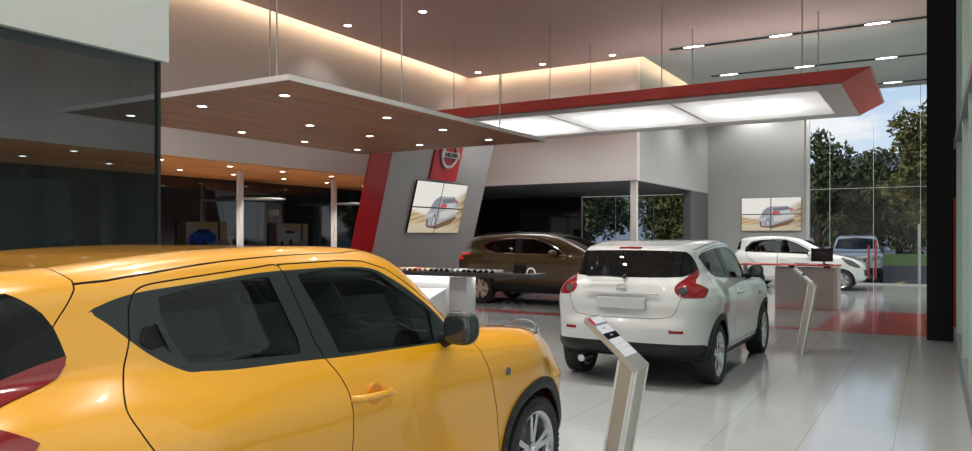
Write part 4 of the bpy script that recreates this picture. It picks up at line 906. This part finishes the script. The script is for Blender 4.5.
# ------------------------------------------------------------------ information stands
def kiosk_pic(s, t):
    s = np.asarray(s); t = np.asarray(t); C = np.zeros(s.shape+(3,)); C[:] = (.80, .82, .84)
    C[t < .17] = (.86, .87, .88); C[(t < .17) & (s > .80)] = (.60, .03, .12); C[(np.abs(t-.185) < .02)] = (.25, .26, .27); C[(t > .40) & (t < .56)] = (.015, .015, .017)
    C[(t > .46) & (t < .50) & (np.abs(s-.5) < .12)] = (.35, .35, .36); C[(t > .27) & (t < .31) & (np.abs(s-.55) < .12)] = (.45, .46, .47)
    for q in (.70, .82): C[np.abs(t-q) < .008] = (.62, .64, .66)
    return C
def stand(label, x, y, rz=0):
    k = thing('information_stand', label, 'information stand', (x, y, 0), rz)
    # side profile in x-z: leaning post and a tilted head
    H = .095; a0, b0 = -.245, -.150
    prof = [(a0, 0), (b0, 0), (.02, .925), (-.075, .985)]
    bm = bmesh.new(); prism(bm, prof, -.094, .094); bm_obj('post', bm, M['taupe_metal'], k)
    for s in (-1, 1):
        for (p0, p1) in (((a0+.008, 0), (-.070, .975)), ((b0-.010, 0), (.008, .93))):
            bm = bmesh.new(); d = .006; prism(bm, [(p0[0]-d, p0[1]), (p0[0]+d, p0[1]), (p1[0]+d, p1[1]), (p1[0]-d, p1[1])], s*.093, s*.098); bm_obj('edge_strip', bm, M['white_edge'], k)
    bm = bmesh.new(); d = .007
    for s in (-1, 1): prism(bm, [(b0-.004, 0), (b0+.006, 0), (.026, .925), (.016, .925)], s*.085-.010, s*.085+.010)
    bm_obj('edge_strip', bm, M['white_edge'], k)
    bm = bmesh.new(); prism(bm, [(-.258, 1.186), (.028, .935), (.012, .912), (-.268, 1.160)], -.10, .10); hd = bm_obj('head', bm, M['steel'], k)
    n = Vector((.66, 0, .75)).normalized()*.0015; A = Vector((-.258, 0, 1.186)); Bv = Vector((.028, 0, .935))
    picture('display', hd, M['kiosk_img'], kiosk_pic, 0, 1, 0, 1, lambda a, b: A+(Bv-A)*(.03+.74*b)+Vector((0, .088-.176*a, 0))+n, 30, 60)
    return k
stand('slanted metal information stand in the foreground beside the yellow car', -1.335, 3.83)
stand('slanted metal information stand on the open floor to the right of the white crossover', -1.385, 11.15)

# ------------------------------------------------------------------ reception counter
rc = thing('reception_counter', 'grey reception counter with a long red top near the far window', 'counter', (-2.44, 18.4, 0))
def rbox(nm, lo, hi, m, bev=0): return box(nm, (lo[0]+2.44, lo[1]-18.4, lo[2]), (hi[0]+2.44, hi[1]-18.4, hi[2]), m, rc, bev)
rbox('front_panel', (-3.08, 18.05, .0), (-1.87, 18.72, .905), M['counter_grey']); rbox('side_panel', (-1.87, 18.04, 0), (-1.79, 18.73, .915), M['white_trim'])
rbox('counter_top', (-3.85, 17.92, .955), (-1.76, 18.62, .985), M['red_canopy']); rbox('support_block', (-2.80, 18.15, .905), (-2.72, 18.45, .955), M['plastic']); rbox('support_block', (-2.08, 18.15, .905), (-1.96, 18.45, .955), M['plastic'])
rbox('top_board', (-3.10, 18.03, .900), (-1.86, 18.74, .912), M['wall_grey'])
rbox('counter_leg', (-3.80, 18.2, 0), (-3.74, 18.35, .955), M['grey_panel'])
mn = thing('computer_monitor', 'black computer monitor standing on the red counter top', 'monitor', (-2.13, 18.32, .985))
box('screen', (-.225, -.02, .065), (.225, .02, .365), M['screen_black'], mn, bev=.006); box('stand', (.02, .02, .01), (.06, .045, .25), M['plastic'], mn); box('base', (-.09, -.08, 0), (.13, .10, .012), M['plastic'], mn, bev=.003)
for i, (z, w) in enumerate(((.985, .26), (.997, .24), (1.009, .22))):
    tag(box('document', (-2.66+.01*i, 18.05, z), (-2.66+w+.01*i, 18.30, z+.011), M['paper'], bev=.002), ['pale document at the bottom of the stack beside the monitor', 'pale document in the middle of the stack beside the monitor', 'pale document on top of the stack beside the monitor'][i], 'document', 'documents stacked on the counter')

# ------------------------------------------------------------------ sample shelf, white table, tablet
ss = thing('display_shelf', 'long charcoal display shelf on a grey pedestal in front of the bronze car', 'display shelf', (-7.1, 11, 0))
def sbox(nm, lo, hi, m, bev=0): return box(nm, (lo[0]+7.1, lo[1]-11, lo[2]), (hi[0]+7.1, hi[1]-11, hi[2]), m, ss, bev)
sbox('shelf_board', (-8.95, 10.72, .935), (-5.50, 11.25, 1.005), M['shelf_dark'], .004); sbox('pedestal', (-7.15, 10.85, 0), (-6.80, 11.15, .915), M['grey_panel'], .004)
sbox('back_panel', (-8.95, 11.19, 0), (-7.16, 11.23, .90), M['white_trim'])
for x in (-8.6, -8.0, -7.6, -7.25, -6.95): sbox('standoff', (x, 10.98, .900), (x+.03, 11.08, .965), M['steel'])
cols = ['a', 'c', 'b', 'a', 'c', 'e', 'a', 'b', 'c', 'c', 'd', 'd', 'd', 'd', 'e', 'e', 'd', 'd', 'd', 'd', 'd', 'd']
nmz = dict(a='orange', b='dark red', c='cream', d='black', e='white')
for i, c in enumerate(cols):
    x = -8.62+i*.112; bm = bmesh.new()
    pr = [(-.052+.104*k/8, .004+.045*math.sin(PI*k/8)) for k in range(9)]; prism(bm, pr+[(p[0], p[1]-.004+.0*p[0]) for p in reversed(pr)], -.16, .16)
    o = bm_obj('colour_chip', bm, M['sample_'+c], smooth=True); o.location = (x, 10.96, 1.007)
    tag(o, 'small curved %s colour chip lying in the row on the display shelf' % nmz[c], 'colour chip', '%s colour chips on the display shelf' % nmz[c])
tb = thing('tablet_display', 'black tablet leaning on its stand at the right end of the display shelf', 'tablet', (-5.78, 10.95, 1.005))
bm = bmesh.new(); abox(bm, (-.18, 0, 0), (.05, .012, .15), Matrix.Rotation(math.radians(-18), 4, 'X'), .004); bm_obj('screen', bm, M['screen_black'], tb)
bm = bmesh.new(); prism(bm, [(.0, 0), (.10, 0), (.02, .14)], .05, .06, 'y'); bm_obj('stand', bm, M['plastic'], tb)
bm = bmesh.new(); pathtube(bm, [(.075*math.cos(a), 0, .085*math.sin(a)) for a in [PI*k/14 for k in range(15)]], .014, 8)
o = bm_obj('display_ring', bm, M['white_solid'], smooth=True); o.location = (-5.60, 10.9, 1.012); tag(o, 'white arched ring standing beside the tablet on the display shelf', 'ornament')
sbox('light_strip', (-8.6, 11.14, .922), (-5.9, 11.16, .934), M['lamp'])
o = area('shelf_lamp', (-.25+0.0, .13, .918), (0, 0, 0), 2.9, .06, 7, (1, .98, .96)); o.parent = ss
th_ = math.atan2(-1.97, 1.01)
wt = thing('white_table', 'low plain white table block under the display shelf', 'table', (-7.33, 11.06, 0), th_)
box('table_top', (0, -.95, .67), (2.1, 0, .71), M['white_solid'], wt, .004); box('table_body', (.02, -.93, 0), (2.08, -.02, .67), M['white_solid'], wt)
# ------------------------------------------------------------------ outside
struct('ground', (-60, 28.5, -.30), (40, 120, -.12), M['asphalt'])
tag(box('terrace', (-20, 28.5, -.12), (6, 29.0, -.01), M['concrete']), kind='structure')
hw = thing('boundary_wall', 'low boundary wall painted green above a grey plinth', 'wall', (0, 36, 0))
box('green_band', (-30, 0, .38), (20, .25, .86), M['hedge_green'], hw); box('plinth', (-30, -.06, -.12), (20, .3, .38), M['concrete'], hw)
for (x0, x1, y0, y1, lb) in ((-3.6, -1.75, 30.1, 30.35, 'left painted yellow line on the asphalt before the window'), (-1.05, .6, 30.1, 30.35, 'right painted yellow line on the asphalt before the window')):
    tag(box('parking_line', (x0, y0, -.12), (x1, y1, -.09), M['yellow_line']), lb, 'road marking', 'yellow parking lines')
bm = bmesh.new(); prism(bm, [(-1.45, 30.1), (-1.28, 30.1), (-.85, 32.4), (-1.02, 32.4)], -.12, -.10, 'z'); tag(bm_obj('parking_line', bm, M['yellow_line']), 'slanting yellow line between the two straight ones outside the window', 'road marking', 'yellow parking lines')
for i, (x, h) in enumerate(((-1.92, 1.42), (-1.70, 1.62))):
    p = thing('barrier_post', ['shorter left red post standing before the pickup truck', 'taller right red post standing before the pickup truck'][i], 'post', (x, 29.3, -.12), group='red posts outside the window')
    bm = bmesh.new(); tube(bm, (0, 0, 0), (0, 0, h), .035, n=14); bm_obj('pole', bm, M['red_canopy'], p, smooth=True); box('foot', (-.10, -.12, 0), (.10, .12, .26), M['plastic'], p, bev=.01)
p = thing('bollard', 'slim pale metal post outside at the right of the window', 'post', (-.40, 29.2, -.12))
bm = bmesh.new(); tube(bm, (0, 0, 0), (0, 0, 2.15), .04, n=14); bm_obj('pole', bm, M['mullion'], p, smooth=True); box('foot', (-.08, -.08, 0), (.08, .08, .015), M['mullion'], p)

# pickup truck facing the hall
SPT = dict(
 ext=(-2.8, 2.8), zmax=1.95, rlow=.12, rtop=.12, rj=.03,
 low=[(2.55, .50), (2.58, .75), (2.54, .98), (2.40, 1.10), (1.9, 1.16), (1.3, 1.18), (0, 1.18), (-1.2, 1.20), (-2.5, 1.22), (-2.58, 1.10), (-2.60, .7), (-2.5, .5), (-1.5, .42), (0, .40), (1.5, .40), (2.4, .42)],
 top=[(1.45, 1.0), (1.25, 1.20), (.85, 1.48), (.55, 1.68), (.2, 1.75), (-.3, 1.76), (-.75, 1.74), (-.92, 1.66), (-.98, 1.3), (-1.0, 1.0), (0, .9)],
 plan=mirrored([(2.60, .001), (2.56, .45), (2.44, .75), (2.2, .88), (1.6, .92), (0, .92), (-1.6, .92), (-2.4, .90), (-2.58, .80), (-2.62, .001)]),
 gplan=mirrored([(1.5, .001), (1.38, .5), (1.1, .78), (.5, .84), (-.5, .84), (-.92, .80), (-1.02, .6), (-1.04, .001)]),
 inset=([.35, .5, .8, 1.0, 1.15, 1.25], [.05, .01, 0, .005, .03, .07], .03), tumble=([1.0, 1.2, 1.6, 1.76], [0, .01, .12, .18], .03),
 bulge=[(1.6, .9, .35, .2, .02), (-1.6, .9, .35, .2, .02)], axles=(1.6, -1.6), track=.80, wheel=(.38, .21), linz=1.05, liner=('body_shell', 'window_surround'),
 floorbox=((-.9, -.7, .5), (1.1, .7, .6)), cab=(-.2, None, .65, 1.15, .38), style=dict(n=6, arms=[(0, 0, .03, .03)]))
BT = Body(SPT, .042)
for a in SPT['axles']: BT.region('hole', circ(a, .38, .44))
BT.region('side_window', side([(-.80, 1.26), (-.78, 1.60), (.3, 1.62), (.62, 1.50), (1.0, 1.24)], .45)); BT.region('windshield', facing([(0, 1.24), (.74, 1.26), (.62, 1.62), (0, 1.68)], .3, 1))
BT.region('head_lamp', facing([(.55, .86), (.90, .88), (.90, 1.04), (.58, 1.02)], 1.9, 1)); BT.region('grille', facing([(0, .80), (.48, .82), (.50, 1.02), (0, 1.04)], 1.9, 1)); BT.region('bumper_trim', facing([(0, .42), (.95, .42), (.95, .60), (0, .60)], 1.9, 1))
SPT['parts'] = [(a, (b,), c, d, e) for a, b, c, d, e in [('body_shell', 'body_shell', 'paint', False, 0), ('side_window', 'side_window', 'sideglass', True, 0), ('windshield', 'windshield', 'sideglass', False, 0), ('head_lamp', 'head_lamp', 'clear_lamp', True, .003), ('grille', 'grille', 'chrome', False, .004), ('bumper', 'bumper_trim', 'plastic', False, .01)]]
tm = dict(paint=M['paint_silver'], sideglass=M['glass_dark'], mirror=M['paint_silver'])
tc_ = make_car('silver pickup truck parked outside the window facing in', 'pickup truck', BT, (-2.55, 32.7, -.12), -PI/2+math.radians(3), SPT, tm, name='pickup_truck'); tc_.name = 'pickup_truck'
mirrors(tc_, tm, .78, 1.02, 1.22, (.07, .11, .10))

# trees: branching trunk and thousands of small leaf blades
def tree(label, x, y, h, r, n, m, seed, group=None, cat='tree', low=.18, leaf=.16):
    rg = np.random.RandomState(seed); t = thing('tree', label, cat, (x, y, -.12), group=group)
    bm = bmesh.new(); rb = .05*h*.5+.06; tube(bm, (0, 0, 0), (0, 0, h*.35), rb, rb*.75, 10); tips = []
    for k in range(9):
        a = rg.rand()*2*PI; z0 = h*(.18+.22*rg.rand()); d = Vector((math.cos(a)*r*.7, math.sin(a)*r*.7, h*(.25+.35*rg.rand()))); p1 = Vector((0, 0, z0))+d*.5+Vector((0, 0, h*.04)); p2 = Vector((0, 0, z0))+d
        tube(bm, (0, 0, z0), p1, rb*.4, rb*.28, 7); tube(bm, p1, p2, rb*.28, rb*.08, 6); tips += [p1, p2]
    bm_obj('trunk', bm, M['bark'], t, smooth=True)
    K = 46; cz = h*(low+(1-low)/2); c = rg.randn(K, 3); c /= np.linalg.norm(c, axis=1)[:, None]; c *= (rg.rand(K, 1)**.45); cen = c*np.array([r, r, h*(1-low)/2*.92])+np.array([0, 0, cz]); cr = r*(.20+.20*rg.rand(K))
    ci = rg.randint(0, K, n); d = rg.randn(n, 3); d /= np.linalg.norm(d, axis=1)[:, None]; P = cen[ci]+d*(cr[ci]*(.55+.5*rg.rand(n)))[:, None]
    u = rg.randn(n, 3); u /= np.linalg.norm(u, axis=1)[:, None]; w = np.cross(u, rg.randn(n, 3)); w /= np.linalg.norm(w, axis=1)[:, None]; s = (leaf*(.6+.8*rg.rand(n)))[:, None]
    nn = np.cross(u, w)*.18
    V = np.stack([P-u*s, P-w*s*.5+nn*s, P+u*s, P+w*s*.5+nn*s], 1).reshape(-1, 3); F = np.arange(4*n).reshape(-1, 4)
    me = bpy.data.meshes.new('foliage'); me.from_pydata(V.tolist(), [], F.tolist()); link('foliage', me, m, t); return t
tree('tall olive tree at the right of the far window', .35, 40.5, 8.3, 2.2, 8000, M['leaf2'], 3, low=.12)
tree('rounded dark tree at the left of the far window', -5.0, 41.5, 6.9, 2.2, 7000, M['leaf'], 4, low=.10)
tree('broad dark tree behind the pickup truck', -3.68, 48.5, 6.9, 2.5, 8000, M['leaf'], 5, low=.08)
tree('lower dark tree in the dip between the taller ones beyond the far window', -1.9, 56, 6.2, 2.9, 7000, M['leaf'], 6, low=.05)
tree('leafy tree in the left half of the window under the mezzanine', -16.8, 39, 5.4, 2.2, 4200, M['leaf'], 8, low=.12)
tree('leafy tree in the middle of the window under the mezzanine', -14.8, 47.2, 6.8, 2.5, 4200, M['leaf'], 9, low=.12)
tree('leafy tree in the right half of the window under the mezzanine', -10.8, 40, 5.6, 2.1, 4200, M['leaf2'], 10, low=.12)
tree('leafy tree at the hidden edge of the mezzanine window', -23, 53, 6.8, 2.6, 4500, M['leaf'], 11, low=.12)
# distant hills
rg = np.random.RandomState(2); bm = bmesh.new()
X = np.linspace(-420, 320, 90); Zt = 26+20*np.exp(-((X+10)/60)**2)+16*np.exp(-((X-90)/70)**2)+12*np.exp(-((X+160)/80)**2)+2*np.sin(X/9)
A = [bm.verts.new((x, 380+ (x % 7), -2)) for x in X]; B_ = [bm.verts.new((x, 460, z)) for x, z in zip(X, Zt)]; C_ = [bm.verts.new((x, 560, -2)) for x in X]
for i in range(len(X)-1): bm.faces.new((A[i], A[i+1], B_[i+1], B_[i])); bm.faces.new((B_[i], B_[i+1], C_[i+1], C_[i]))
tag(bm_obj('hills', bm, M['hill']), kind='structure')
tag(box('ground', (-500, 120, -2.2), (400, 600, -2), M['asphalt']), kind='structure')
